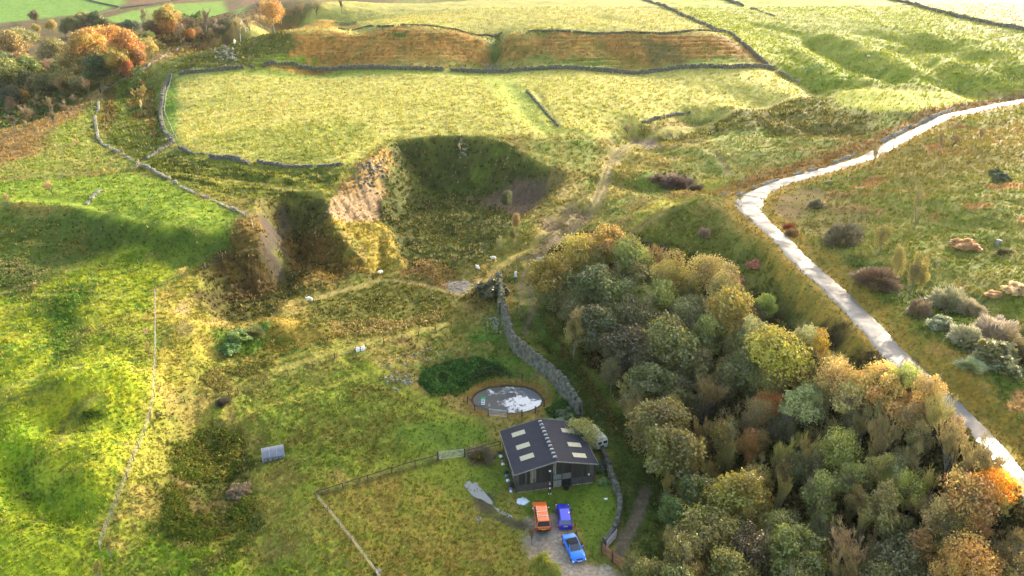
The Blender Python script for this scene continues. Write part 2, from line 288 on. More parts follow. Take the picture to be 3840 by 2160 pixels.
# left pasture, crest lip, slope with its shade darkened into the colour
LFT = [(-200,455),(0,456),(200,446),(335,436),(420,460),(520,505),(600,535),(640,555),(625,580),(600,590),(450,582),(300,556),(200,520),(100,510),(-200,506)]
reg(LFT, (118,150,44), (142,168,52), 2, 2, .6)
lay(mask_poly(LFT, 2, 2)*sstep(.56,.66,N1), (165,185,70), (150,180,60), NF, .6)
LIP = smooth_line(poly([(40,503),(120,505),(190,513),(240,535),(300,553),(370,568),(450,577),(540,583),(620,588)]), 2.0)
lay(mask_line(LIP, 1.1, .7, 1.0), (180,200,66), (168,192,60), N1, .2)
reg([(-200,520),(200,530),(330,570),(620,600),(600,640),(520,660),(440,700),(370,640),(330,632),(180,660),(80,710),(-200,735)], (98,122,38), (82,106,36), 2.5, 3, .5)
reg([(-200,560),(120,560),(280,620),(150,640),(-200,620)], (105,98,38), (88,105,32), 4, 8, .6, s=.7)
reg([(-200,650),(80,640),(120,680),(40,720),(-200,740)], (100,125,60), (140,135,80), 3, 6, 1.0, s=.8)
# bright spur
SPUR = [(-200,760),(60,735),(160,690),(230,655),(330,628),(368,626),(372,650),(440,698),(392,740),(392,900),(383,1050),(330,1180),(272,1320),(235,1470),(235,1600),(-400,1600),(-400,760)]
reg(SPUR, (170,186,50), (138,168,44), 2, 2, .8)
lay(mask_poly([(-200,800),(380,680),(390,1050),(330,1000),(150,960),(-200,1000)], 4, 6)*sstep(.46,.60,MIX), (110,155,40), (135,165,50), NF, 1.0)
lay(mask_poly(SPUR, 3, 3)*sstep(.50,.64,N3*.4+N2*.6)*.75, (188,190,60), (178,180,58), N1, .7)
lay(mask_poly(SPUR, 3, 3)*sstep(.56,.64,N1*.5+fbm(GX*.5, GY*1.0, 2, 77)*.5)*.7, (92,128,44), (110,140,48), NF, 1.1)
reg([(100,740),(250,730),(200,800),(150,900),(120,870),(130,790)], (85,120,45), (105,135,50), 2, 8, 1.2, s=.75)
reg([(250,820),(392,810),(388,960),(280,900)], (120,130,50), (150,150,70), 3, 8, 1.0, s=.7)
reg([(150,960),(380,950),(375,1030),(250,1060),(160,1050)], (150,175,35), (185,190,45), 3, 6, .8)
reg([(200,1035),(250,1030),(265,1060),(205,1058)], (70,95,30), (90,110,35), 1.2, 3, 1.2)
reg([(-100,1090),(60,1080),(110,1200),(260,1260),(200,1320),(-100,1330)], (135,180,40), (165,195,45), 3, 5, .9, s=.8)
reg([(-100,1350),(230,1330),(240,1600),(-100,1600)], (150,180,45), (170,190,50), 6, 6, .4, s=.8)
reg([(40,1145),(70,1180),(110,1230),(170,1270),(120,1265),(60,1235),(35,1190)], (110,150,35), (95,140,35), 1.5, 2, .5)
# band between fence and hollow
reg([(392,740),(440,700),(500,690),(530,780),(560,870),(520,960),(440,1010),(392,1000)], (184,176,76), (160,160,62), 2, 5, .9)
reg([(440,750),(475,745),(485,860),(450,860)], (195,170,125), (185,165,100), 1.2, 4, .5, s=.8)
reg([(388,1050),(560,1020),(640,1060),(440,1100),(400,1330),(300,1449),(235,1500),(235,1449),(280,1310),(340,1180)], (170,175,70), (190,175,95), 2.5, 5, .9)
reg([(560,1000),(900,900),(1200,1100),(1100,1150),(800,1250),(640,1180)], (150,170,60), (120,140,48), 3, 6, .9)
reg([(700,1060),(1000,960),(1020,1040),(900,1130),(740,1120)], (110,112,48), (130,125,55), 3, 10, .9, s=.7)
reg([(240,1449),(400,1330),(640,1370),(900,1449),(900,1600),(200,1600)], (145,180,50), (125,165,45), 3, 6, 1.0)
reg([(640,1180),(800,1250),(930,1449),(640,1449),(520,1400)], (155,170,65), (175,165,80), 4, 8, .9, s=.8)
reg([(440,1105),(560,1065),(625,1090),(625,1200),(640,1300),(560,1350),(470,1380),(395,1340),(410,1230)], (98,110,42), (80,92,38), 2, 4, 1.2)
reg([(470,1225),(500,1215),(560,1260),(540,1300),(480,1290)], (150,130,85), (110,125,50), 2, 5, .6, s=.7)
reg([(560,1370),(640,1310),(620,1400),(560,1430)], (75,95,35), (90,105,40), 2, 4, 1.0, s=.8)
reg([(880,880),(1100,1010),(1090,1018),(870,895)], (170,185,55), (160,180,60), .8, 1, .3, s=.8)
# valley floor below the bowls
reg([(540,830),(700,800),(1130,735),(1180,780),(1130,820),(900,880),(700,930),(560,960),(500,980),(450,990),(560,900)], (135,125,50), (105,118,42), 3, 6, .9)
reg([(800,810),(1000,800),(1110,770),(1130,810),(960,850),(830,850)], (158,130,76), (128,116,58), 3, 9, .8)
reg([(680,800),(740,805),(800,850),(770,862),(700,830)], (186,164,72), (170,150,66), 1.5, 2, .5)
reg([(540,840),(680,810),(640,880),(540,890)], (105,140,50), (120,150,55), 2, 6, 1.1)
reg([(760,745),(960,700),(1130,715),(1100,790),(760,820)], (92,98,38), (110,112,45), 2, 6, .8)
reg([(560,960),(900,850),(1130,800),(1200,860),(900,900),(640,1000)], (160,170,75), (135,130,60), 3, 6, .9, NX, s=.8)
reg([(1000,640),(1080,648),(1150,680),(1120,720),(1030,700)], (165,120,75), (130,118,60), 2, 5, .8)
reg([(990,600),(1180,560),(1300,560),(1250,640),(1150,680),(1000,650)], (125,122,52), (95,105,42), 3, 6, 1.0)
reg([(1150,740),(1200,690),(1260,680),(1250,760),(1180,790)], (100,88,42), (120,110,50), 2, 4, .9)
# bowl interiors
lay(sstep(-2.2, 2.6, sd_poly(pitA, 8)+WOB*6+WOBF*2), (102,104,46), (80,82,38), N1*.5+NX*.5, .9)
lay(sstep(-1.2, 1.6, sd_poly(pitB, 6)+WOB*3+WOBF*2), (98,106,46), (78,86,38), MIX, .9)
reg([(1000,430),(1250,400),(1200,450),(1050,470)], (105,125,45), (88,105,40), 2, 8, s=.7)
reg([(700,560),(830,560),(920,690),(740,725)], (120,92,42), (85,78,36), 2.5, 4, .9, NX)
reg([(540,650),(620,620),(690,700),(680,760),(540,760)], (84,70,38), (66,60,30), 2.5, 5, 1.0)  # west face: shade put into the dark olive-brown
reg([(648,545),(720,525),(730,560),(690,600),(712,640),(714,705),(694,695),(662,640),(645,590)], (86,78,66), (74,68,58), 1.4, 3.0, .2, NF)  # scree colour darkened to stand for shade on this face
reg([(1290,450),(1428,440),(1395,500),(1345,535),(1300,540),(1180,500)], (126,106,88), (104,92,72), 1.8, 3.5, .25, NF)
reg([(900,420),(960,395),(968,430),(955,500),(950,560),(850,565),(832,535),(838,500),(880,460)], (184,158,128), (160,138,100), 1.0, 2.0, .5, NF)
reg([(900,420),(985,350),(975,400),(950,470),(880,480)], (185,155,75), (150,125,80), 1.5, 4, 1.0, NF, s=.75)
reg([(832,560),(880,566),(955,562),(980,600),(1003,665),(962,692),(936,668),(915,630),(880,596)], (192,176,74), (158,142,60), 1.4, 3.0, .9, NF)
lay(mask_poly([(820,560),(870,590),(920,650),(945,690),(880,712),(800,730),(760,700),(800,620)], 2, 4)*sstep(.5,.62,NX*.5+N1*.5)*.8, (170,145,60), (140,115,50), NF, 1.0)
reg([(612,545),(640,548),(650,590),(634,625),(606,630),(585,615)], (142,122,66), (104,90,44), 1.2, 2.5, .9)  # sunlit brow of the west face painted paler
lay(mask_poly([(560,640),(640,620),(660,660),(640,700),(560,710),(530,680)], 2, 4)*sstep(.52,.62,NX)*.8, (124,106,48), (104,92,42), NF, 1.0)
# ground round track and road
reg([(1300,690),(1380,590),(1480,470),(1540,380),(1600,330),(1700,330),(1640,420),(1560,520),(1460,620),(1370,690)], (175,165,85), (140,135,65), 3, 6, .8)
reg([(1380,430),(1500,440),(1480,500),(1340,610),(1240,680),(1300,600)], (165,150,85), (140,135,60), 2, 5, .9, s=.8)
reg([(1640,320),(1850,275),(2050,245),(2090,265),(1900,330),(1720,350),(1620,350)], (115,118,50), (100,108,46), 2, 5, .9, s=.85)
reg([(1550,600),(1660,500),(1800,450),(1860,480),(1760,500)], (200,195,90), (175,180,75), 2, 3, .7)
reg([(1600,560),(1740,510),(1850,590),(2000,720),(2100,830),(1900,800),(1750,700),(1600,610)], (125,135,52), (112,118,48), 2.5, 5, .8)
reg([(2090,240),(2160,222),(2300,226),(2440,240),(2500,246),(2420,262),(2300,282),(2210,285),(2110,262)], (196,200,66), (180,190,62), 2, 2, .35)
reg([(2220,220),(2576,225),(2576,250),(2440,240)], (150,135,80), (175,170,90), 3, 4, .6, s=.8)
reg([(1890,300),(2050,275),(2200,300),(2150,340),(1950,345)], (118,115,55), (105,105,50), 3, 8, .9, s=.8)
# right hillside
RH = [(1960,560),(1930,500),(2060,455),(2200,400),(2340,330),(2576,265),(2800,240),(2800,1500),(2576,1180),(2400,1000),(2200,800),(2060,670)]
reg(RH, (136,152,58), (162,162,80), 3, 4, .9)
lay(mask_poly([(2150,420),(2340,340),(2700,260),(2700,420),(2400,440),(2250,480)], 4, 8)*.45, (185,150,85), (160,145,75), MIX, .6)
lay(mask_poly([(2000,640),(2200,640),(2576,800),(2800,900),(2800,1500),(2400,1000)], 4, 10)*.8, (105,130,42), (88,108,40), MIX, .8)
lay(mask_poly(RH, 3, 4)*sstep(.6,.7,N2)*sstep(.45,.55,N3), (205,165,105), (190,150,85), NF, .9)
reg([(2050,470),(2130,480),(2200,560),(2100,600),(1980,580),(1930,540)], (140,120,70), (150,135,80), 2, 4, .4, s=.6)
reg([(1925,520),(1960,480),(2060,468),(2080,500),(1990,560),(1950,560)], (150,125,85), (135,125,60), 1.5, 3, .25)
lay(mask_line(ROAD, 5.2, 1.4, 2.0), (190,160,70), (165,150,65), N1, .6)
BANKR = smooth_line(poly([(1700,492),(1800,486),(1900,455),(2050,410),(2160,372),(2240,340),(2330,300),(2450,268),(2576,245)]), 2)
lay(mask_line(BANKR, 3.0, 1.5, 2.0)*.8, (175,130,70), (150,120,75), N1, .9)
# wood floor and the lane beside the wall
WOODP = [(1370,620),(1460,590),(1600,600),(1700,640),(1830,690),(1950,770),(2150,880),(2300,960),(2450,1100),(2640,1330),(2640,1600),(1690,1600),(1650,1449),(1690,1280),(1610,1120),(1560,1010),(1430,880),(1370,760)]
reg(WOODP, (74,64,40), (60,62,34), 2.5, 5, .9)
reg([(1330,690),(1360,760),(1440,900),(1530,1020),(1600,1120),(1680,1280),(1660,1449),(1540,1390),(1540,1230),(1500,1120),(1440,1000),(1350,880),(1280,790),(1290,710)], (92,112,42), (80,95,40), 2, 4, .6)
reg([(1150,830),(1270,790),(1300,880),(1440,1030),(1380,1060),(1290,960),(1150,960)], (95,130,45), (110,125,50), 2, 5, .7)
reg([(940,850),(1150,820),(1250,900),(1200,960),(1000,960)], (150,145,75), (115,135,50), 2, 6, 1.0)
reg([(1000,860),(1090,850),(1100,920),(1010,920)], (150,120,80), (130,115,70), 2, 6, 1.0, s=.6)
# yard side
reg([(790,1250),(1100,1152),(1250,1135),(1290,1240),(1320,1300),(1345,1500),(960,1500)], (146,152,58), (160,148,68), 2, 2, .7)
reg([(1000,1170),(1250,1140),(1290,1240),(1200,1260)], (132,148,50), (120,142,46), 2, 4, .5)
reg([(1180,1060),(1250,1060),(1250,1120),(1100,1140),(1000,1090)], (118,148,48), (100,132,42), 2, 3, .5)
reg([(1295,1240),(1500,1215),(1555,1250),(1550,1330),(1520,1390),(1540,1430),(1480,1410),(1440,1320),(1300,1310)], (108,138,44), (124,148,50), 1.0, 2, .3)
reg([(1470,1270),(1548,1270),(1540,1340),(1470,1360)], (138,156,52), (120,148,48), 1.5, 3, .4, s=.7)
reg([(1200,1290),(1260,1320),(1320,1360),(1350,1449),(1300,1449),(1310,1400)], (142,128,62), (130,130,55), 2, 4, .5, s=.6)
reg(YARDP, (214,198,180), (188,174,156), .9, 1.3, .04, NF*.4+N2*.6)
reg([(1330,1312),(1400,1318),(1395,1350),(1362,1400),(1330,1385)], (120,120,120), (138,130,122), 1.6, 1.5, .03, N2)
reg([(1190,1250),(1230,1240),(1260,1290),(1330,1310),(1345,1330),(1315,1342),(1240,1312),(1200,1282)], (92,86,72), (100,98,62), .8, 1.2, .08, N2)
reg([(1392,1245),(1398,1243),(1402,1292),(1394,1290)], (88,80,62), (96,92,60), .25, .4, .1)
# tracks
lay(mask_line(TRACK, 1.5, .7, .8)*.8, (185,170,105), (160,155,80), N1, .2)
for off in (-.75, .75):
    t = np.gradient(TRACK[:,:2], axis=0); t /= np.linalg.norm(t, axis=1)[:, None]; nn = np.stack([-t[:,1], t[:,0]], 1)
    lay(mask_line((TRACK[:,:2]+nn*off)[:int(len(TRACK)*.5)], .35, .3, .3)*.75, (150,135,115), (135,120,95), N1, .05)
lay(mask_line(PATH, .75, .35, .4), (132,120,98), (112,104,84), N1, .05)
for pix, w, c in [([(775,757),(850,735),(930,712),(960,703),(1040,712),(1130,735),(1165,742)], .6, (190,175,110)), ([(1165,742),(1200,715),(1260,672),(1340,620),(1400,560),(1480,490)], .8, (195,175,100)),
    ([(1560,600),(1640,548),(1720,505),(1760,492)], .5, (150,130,80)), ([(2070,238),(2150,215),(2230,190),(2300,165),(2440,125)], 1.3, (205,212,90)), ([(1590,362),(1700,322),(1830,283),(1960,257),(2060,242)], 1.3, (200,196,100)), ([(1600,385),(1700,378),(1800,350),(1850,330)], .6, (190,195,90)), ([(1330,740),(1345,800),(1400,880),(1470,980)], 1.0, (110,135,50)),
    ([(700,930),(830,890),(960,855),(1120,815)], .7, (180,175,90)), ([(860,905),(960,960),(1080,1020),(1200,1060)], .5, (165,180,60)), ([(1325,720),(1340,770),(1320,840)], .45, (140,128,100)),
    ([(1965,590),(2010,640),(2080,700),(2140,760)], .3, (170,165,140)), ([(1790,455),(1830,440),(1810,400),(1780,380)], .7, (165,150,100))]:
    lay(mask_line(smooth_line(poly(pix), 1.5), w, w*.6, .5)*.8, c, tuple(int(v*.88) for v in c), N1, .2)
reg([(1375,560),(1440,520),(1500,545),(1430,600),(1350,665),(1345,640)], (140,122,105), (120,105,80), 1.2, 2.5, .5, s=.7)
reg([(1130,715),(1180,700),(1185,722),(1150,738),(1128,732)], (150,145,140), (125,118,105), .8, 1, .1)
reg([(1590,350),(1640,348),(1665,368),(1625,372)], (150,135,115), (135,120,105), 1.2, 2, .2)
reg([(1660,430),(1720,430),(1740,470),(1690,480)], (110,95,70), (100,90,60), 2, 4, .8, s=.8)
reg([(1180,952),(1380,950),(1388,1030),(1300,1055),(1180,1035)], (150,150,52), (150,120,62), 1.0, 1.5, .3)
lay(sstep(-1.6, -.5, sd_poly(POND, 3)+WOBF*1.2), (150,116,66), (130,118,55), NF, .1)
lay(sstep(-.2, .4, sd_poly(POND, 3)), (60,52,40), (48,44,36), NF, .05)

for pix, w, c, s_ in [([(798,1252),(880,1226),(960,1200),(1040,1176),(1102,1159)], .55, (92,96,40), .8), ([(0,985),(60,962),(120,940),(200,925)], .5, (190,196,90), .7), ([(240,995),(185,1030),(155,1075),(150,1110)], .5, (120,120,70), .6), ([(250,1000),(200,1040),(172,1080),(170,1110)], .4, (190,196,80), .6),
    ([(0,735),(120,742),(250,748),(330,746)], .6, (200,208,80), .7), ([(30,1000),(80,990),(150,960)], .4, (110,120,60), .6), ([(430,440),(560,452),(700,470),(830,502)], .7, (186,180,84), .8), ([(440,450),(600,500),(640,528)], .5, (150,160,60), .6), ([(520,455),(640,470),(760,478)], .6, (170,176,70), .7),
    ([(640,1030),(760,990),(880,950),(1000,920)], .6, (180,182,76), .6), ([(560,930),(700,905),(850,880)], .6, (180,180,78), .6), ([(660,1380),(740,1400),(800,1449)], .5, (180,176,80), .5), ([(820,1260),(900,1300),(1040,1340),(1200,1400)], .6, (170,160,80), .4), ([(2060,460),(2200,430),(2400,400),(2576,380)], .6, (176,170,84), .5), ([(2000,560),(2150,540),(2350,560),(2576,600)], .6, (176,176,84), .5), ([(1300,380),(1400,400),(1500,440)], .6, (196,190,90), .7)]:
    lay(mask_line(smooth_line(poly(pix), 1.5), w, w*.6, .6)*s_, c, tuple(int(v*.88) for v in c), N1, .3)
# ------------------------------------------------------------------ relief of the sward
zs0 = Z.copy()
AMP = np.clip(GY/170.0, .8, 2.2)
rd = np.minimum(1-mask_line(ROAD, 2.9, .6), 1)
tus = (fbm(GX*.95, GY*.95, 2, 31)-.5)*.34+(np.maximum(fbm(GX*2.1, GY*2.1, 2, 33)-.45, 0))*.5
tus2 = (fbm(GX*.28, GY*.28, 2, 35)-.5)*.8
big = (fbm(GX*.075+.02*GY, GY*.10, 3, 37)-.5)*2.6*sstep(150, 260, GY)*(1-mask_poly(PLAT, 4, 0)*.85)+(fbm(GX*.11, GY*.13, 2, 38)-.5)*1.3*(1-sstep(150, 230, GY))+(fbm(GX*.12+7, GY*.15, 2, 39)-.5)*3.0*mask_poly([(1440,345),(1600,350),(2060,262),(2200,300),(2100,380),(1850,455),(1600,540),(1420,620),(1380,560),(1500,450)], 5, 3)+(fbm(GX*.10, GY*.12, 2, 40)-.5)*2.0*mask_poly(RH, 6, 2)
Z += ROUGH*rd*(tus*1.15*np.clip(AMP,.8,1.5)+tus2*.6+big*.8)
# sheep terraces on the steep banks
gy_, gx_ = np.gradient(zs0); dyy = np.gradient(Y_ARR)[:, None]; slope = np.abs(gy_/dyy)
terr = np.sin(zs0*5.2+6*fbm(GX*.05, GY*.05, 2, 41)+2.5*fbm(GX*.3, GY*.3, 2, 42))
st = np.zeros(GX.shape)
for b in (BANK1, BANK2, [(450,182),(530,105),(740,112),(690,172)], SLOPE, [(-100,560),(280,620),(150,640),(-100,620)], [(700,520),(850,590),(940,690),(720,740)], [(500,690),(560,650),(620,640),(700,760),(600,800)], [(1000,400),(1300,400),(1300,500),(1000,480)], [(560,640),(640,620),(680,700),(560,720)], [(1440,110),(1930,110),(1936,168),(1440,172)]): st = np.maximum(st, mask_poly(b, 3, 2))
Z += terr*st*.42*(.5+fbm(GX*.1,GY*.1,2,44))*sstep(.12, .3, slope)
rock = fbm(GX*.8, GY*.8, 3, 51)-.5
for b, a in (([(900,420),(960,395),(968,430),(950,560),(850,565),(838,500)], 1.3), ([(530,125),(600,115),(620,150),(560,160)], 2.0)): Z += mask_poly(b, 2, 2)*rock*a
PUD = []
for pix in ([(1164,1214),(1180,1208),(1196,1211),(1204,1222),(1216,1236),(1226,1248),(1240,1266),(1230,1268),(1212,1256),(1194,1250),(1178,1232)], [(1197,1302),(1212,1300),(1222,1306),(1212,1312),(1200,1310)], [(1240,1272),(1262,1284),(1290,1298),(1282,1302),(1256,1290)], [(1918,556),(1930,552),(1936,562),(1926,568)], [(2282,888),(2300,915),(2325,935),(2342,950),(2330,952),(2306,932),(2288,908)]):
    pp = smooth_line(np.vstack([poly(pix), poly(pix)[:1]]), .6)[:-1]; s = sd_poly(pp, 3)+WOBF*1.6+WOB*1.2; zz = float(np.percentile(Z[s > 0], 50)) if (s > 0).any() else 0
    m = sstep(-.5, .25, s); Z = Z*(1-m)+(zz-.05)*m; PUD.append((pp, zz))
CC = np.clip(Cc*np.array([1.08,1.0,.92]), .004, .9)

# ------------------------------------------------------------------ materials
def mat(name): 
    m = bpy.data.materials.new(name); m.use_nodes = True; nt = m.node_tree; return m, nt, nt.nodes['Principled BSDF']
def N(nt, typ, **kw):
    n = nt.nodes.new(typ)
    for k, v in kw.items():
        if k in ('operation','blend_type','data_type','noise_dimensions','attribute_name','musgrave_type','feature','interpolation_type'): setattr(n, k, v)
        else: n.inputs[k].default_value = v
    return n
def simple(name, col, rough=.8, metal=0.0, var=.25, scale=3.0, bump=.0, spec=.3, coat=0.0):
    m, nt, b = mat(name); b.inputs['Roughness'].default_value = rough; b.inputs['Metallic'].default_value = metal; b.inputs['Specular IOR Level'].default_value = spec; b.inputs['Coat Weight'].default_value = coat
    tc = N(nt, 'ShaderNodeTexCoord'); n = N(nt, 'ShaderNodeTexNoise', Scale=scale, Detail=4.0); nt.links.new(tc.outputs['Object'], n.inputs['Vector'])
    mx = N(nt, 'ShaderNodeMix', data_type='RGBA'); c = np.array(col[:3])
    mx.inputs[6].default_value = (*np.clip(c*(1-var), 0, 1), 1); mx.inputs[7].default_value = (*np.clip(c*(1+var), 0, 1), 1)
    mr = N(nt, 'ShaderNodeMapRange'); mr.inputs[1].default_value = .3; mr.inputs[2].default_value = .7
    nt.links.new(n.outputs[0], mr.inputs[0]); nt.links.new(mr.outputs[0], mx.inputs[0]); nt.links.new(mx.outputs[2], b.inputs['Base Color'])
    if bump:
        bp = N(nt, 'ShaderNodeBump', Strength=bump, Distance=.05); nt.links.new(n.outputs[0], bp.inputs['Height']); nt.links.new(bp.outputs[0], b.inputs['Normal'])
    return m
def ground_material():
    m, nt, b = mat('grassland'); L = nt.links
    at = N(nt, 'ShaderNodeAttribute', attribute_name='Col'); at.attribute_name = 'Col'
    tc = N(nt, 'ShaderNodeTexCoord')
    n1 = N(nt, 'ShaderNodeTexNoise', Scale=2.2, Detail=5.0, Roughness=.65); L.new(tc.outputs['Object'], n1.inputs['Vector'])
    n2 = N(nt, 'ShaderNodeTexNoise', Scale=.16, Detail=5.0, Roughness=.6); L.new(tc.outputs['Object'], n2.inputs['Vector'])
    r1 = N(nt, 'ShaderNodeMapRange'); r1.inputs[1].default_value=.32; r1.inputs[2].default_value=.68; r1.inputs[3].default_value=.66; r1.inputs[4].default_value=1.34; L.new(n1.outputs[0], r1.inputs[0])
    r2 = N(nt, 'ShaderNodeMapRange'); r2.inputs[1].default_value=.32; r2.inputs[2].default_value=.68; r2.inputs[3].default_value=.86; r2.inputs[4].default_value=1.14; L.new(n2.outputs[0], r2.inputs[0])
    mu = N(nt, 'ShaderNodeMath', operation='MULTIPLY'); L.new(r1.outputs[0], mu.inputs[0]); L.new(r2.outputs[0], mu.inputs[1])
    vm = N(nt, 'ShaderNodeVectorMath', operation='SCALE'); L.new(at.outputs['Color'], vm.inputs[0]); L.new(mu.outputs[0], vm.inputs['Scale'])
    L.new(vm.outputs[0], b.inputs['Base Color']); b.inputs['Roughness'].default_value = .85; b.inputs['Specular IOR Level'].default_value = .12
    b.inputs['Sheen Weight'].default_value = .0; b.inputs['Sheen Tint'].default_value = (.8,.9,.35,1); b.inputs['Sheen Roughness'].default_value = .5
    bp = N(nt, 'ShaderNodeBump', Strength=.8, Distance=.16); L.new(n1.outputs[0], bp.inputs['Height']); L.new(bp.outputs[0], b.inputs['Normal'])
    return m

# ------------------------------------------------------------------ object helpers
def link(name, me, parent=None, m=None):
    o = bpy.data.objects.new(name, me); COL.objects.link(o)
    if parent is not None: o.parent = parent
    if m is not None and me is not None and len(me.materials) == 0: me.materials.append(m)
    return o
def tag(o, label=None, cat=None, group=None, kind=None):
    if label: o['label'] = label
    if cat: o['category'] = cat
    if group: o['group'] = group
    if kind: o['kind'] = kind
    return o
def empty(name, loc=(0,0,0), rz=0.0, label=None, cat=None, group=None):
    o = bpy.data.objects.new(name, None); COL.objects.link(o); o.location = loc; o.rotation_euler = (0,0,rz); o.empty_display_size = .2
    return tag(o, label, cat, group)
def np_mesh(name, V, quads=None, tris=None, col=None, smooth=False):
    V = np.asarray(V, np.float32); me = bpy.data.meshes.new(name); me.vertices.add(len(V)); me.vertices.foreach_set('co', V.ravel())
    li = []; ls = []; n = 0
    for A, k in ((quads, 4), (tris, 3)):
        if A is None or len(A) == 0: continue
        A = np.asarray(A, np.int32); li.append(A.ravel()); ls.append(n+np.arange(len(A))*k); n += A.size
    li = np.concatenate(li); ls = np.concatenate(ls)
    me.loops.add(len(li)); me.loops.foreach_set('vertex_index', li); me.polygons.add(len(ls)); me.polygons.foreach_set('loop_start', ls.astype(np.int32))
    if smooth: me.polygons.foreach_set('use_smooth', np.ones(len(ls), bool))
    if col is not None:
        a = me.color_attributes.new('Col', 'FLOAT_COLOR', 'POINT'); c = np.ones((len(V), 4), np.float32); c[:,:3] = col; a.data.foreach_set('color', c.ravel())
    me.update(calc_edges=True); return me
class MB:
    """collects boxes, bars, tubes and lofts into ONE mesh"""
    def __init__(s): s.v = []; s.f = []
    def add(s, vs, fs):
        b = len(s.v); s.v += [tuple(p) for p in vs]; s.f += [tuple(b+i for i in f) for f in fs]
    def box(s, c, d, rz=0.0, taper=1.0, jit=0.0):
        cx, cy, cz = c; a, b, h = d[0]/2, d[1]/2, d[2]/2; vs = []
        for z, k in ((-h, 1.0), (h, taper)):
            for x, y in ((-a,-b),(a,-b),(a,b),(-a,b)):
                x *= k; y *= k; vs.append((cx+x*math.cos(rz)-y*math.sin(rz)+random.uniform(-jit,jit), cy+x*math.sin(rz)+y*math.cos(rz)+random.uniform(-jit,jit), cz+z+random.uniform(-jit,jit)))
        s.add(vs, [(3,2,1,0),(4,5,6,7),(0,1,5,4),(1,2,6,5),(2,3,7,6),(3,0,4,7)])
    def tube(s, a, b, r0, r1=None, n=6):
        a = Vector(a); b = Vector(b); r1 = r0 if r1 is None else r1; d = (b-a)
        if d.length < 1e-6: return
        q = d.to_track_quat('Z', 'Y'); vs = []
        for p, r in ((a, r0), (b, r1)):
            for i in range(n): vs.append(p+q @ Vector((r*math.cos(2*math.pi*i/n), r*math.sin(2*math.pi*i/n), 0)))
        s.add(vs, [(i, (i+1)%n, n+(i+1)%n, n+i) for i in range(n)]+[tuple(range(n-1,-1,-1)), tuple(range(n, 2*n))])
    def bar(s, a, b, w, h):
        a = Vector(a); b = Vector(b); d = (b-a).normalized(); side = d.cross(Vector((0,0,1)))
        if side.length < 1e-4: side = Vector((1,0,0))
        side.normalize(); up = side.cross(d); side *= w/2; up = up*h/2
        vs = [p+x for p in (a, b) for x in (-side-up, side-up, side+up, -side+up)]
        s.add(vs, [(3,2,1,0),(4,5,6,7),(0,1,5,4),(1,2,6,5),(2,3,7,6),(3,0,4,7)])
    def loft(s, rings, caps=True):
        n = len(rings[0]); vs = [p for r in rings for p in r]; fs = []
        for k in range(len(rings)-1):
            for i in range(n): fs.append((k*n+i, k*n+(i+1)%n, (k+1)*n+(i+1)%n, (k+1)*n+i))
        if caps: fs += [tuple(range(n-1,-1,-1)), tuple(range((len(rings)-1)*n, len(rings)*n))]
        s.add(vs, fs)
    def stone(s, c, r, n=1):
        rx, ry, rz_ = [r*random.uniform(.7,1.25) for _ in range(3)]; ang = random.uniform(0, 3.14); vs = []
        for i in (-1, 1):
            for k in range(6):
                t = k*math.pi/3+ang; q = random.uniform(.75,1.1)*(1 if i < 0 else .72); vs.append((c[0]+rx*q*math.cos(t), c[1]+ry*q*math.sin(t), c[2]+i*rz_*.55+random.uniform(-.1,.1)*r))
        s.add(vs, [tuple(range(5,-1,-1)), tuple(range(6,12))]+[(k,(k+1)%6,6+(k+1)%6,6+k) for k in range(6)])
    def build(s, name, m, parent=None, smooth=False):
        me = bpy.data.meshes.new(name); me.from_pydata(s.v, [], s.f); me.update()
        if smooth: me.polygons.foreach_set('use_smooth', [True]*len(me.polygons))
        return link(name, me, parent, m)

# ------------------------------------------------------------------ the land itself: one sheet
idx = np.arange(NS*NY).reshape(NY, NS)
q = np.stack([idx[:-1,:-1], idx[:-1,1:], idx[1:,1:], idx[1:,:-1]], -1).reshape(-1, 4)
gm = np_mesh('ground', np.stack([GX, GY, Z], -1).reshape(-1, 3), quads=q, col=CC.reshape(-1, 3), smooth=True)
ground = tag(link('ground', gm, None, ground_material()), kind='structure')
# ------------------------------------------------------------------ road, water
def road_material():
    m, nt, b = mat('wet_asphalt'); L = nt.links; tc = N(nt, 'ShaderNodeTexCoord')
    n1 = N(nt, 'ShaderNodeTexNoise', Scale=.4, Detail=8.0, Roughness=.65); L.new(tc.outputs['Object'], n1.inputs['Vector'])
    n2 = N(nt, 'ShaderNodeTexNoise', Scale=9.0, Detail=4.0); L.new(tc.outputs['Object'], n2.inputs['Vector'])
    r = N(nt, 'ShaderNodeMapRange'); r.inputs[1].default_value=.40; r.inputs[2].default_value=.60; r.inputs[3].default_value=.30; r.inputs[4].default_value=.72; L.new(n1.outputs[0], r.inputs[0]); L.new(r.outputs[0], b.inputs['Roughness'])
    mx = N(nt, 'ShaderNodeMix', data_type='RGBA'); mx.inputs[6].default_value=(.07,.07,.072,1); mx.inputs[7].default_value=(.20,.195,.185,1); L.new(n1.outputs[0], mx.inputs[0])
    m2 = N(nt, 'ShaderNodeMix', data_type='RGBA', blend_type='MULTIPLY'); m2.inputs[0].default_value=.5; L.new(mx.outputs[2], m2.inputs[6]); L.new(n2.outputs[0], m2.inputs[7]); L.new(m2.outputs[2], b.inputs['Base Color'])
    bp = N(nt, 'ShaderNodeBump', Strength=.10, Distance=.01); L.new(n2.outputs[0], bp.inputs['Height']); L.new(bp.outputs[0], b.inputs['Normal']); b.inputs['Specular IOR Level'].default_value = .5
    return m
hw = 1.95+.25*(vnoise(np.arange(len(ROAD))*.12, np.zeros(len(ROAD)), 3)-.5)
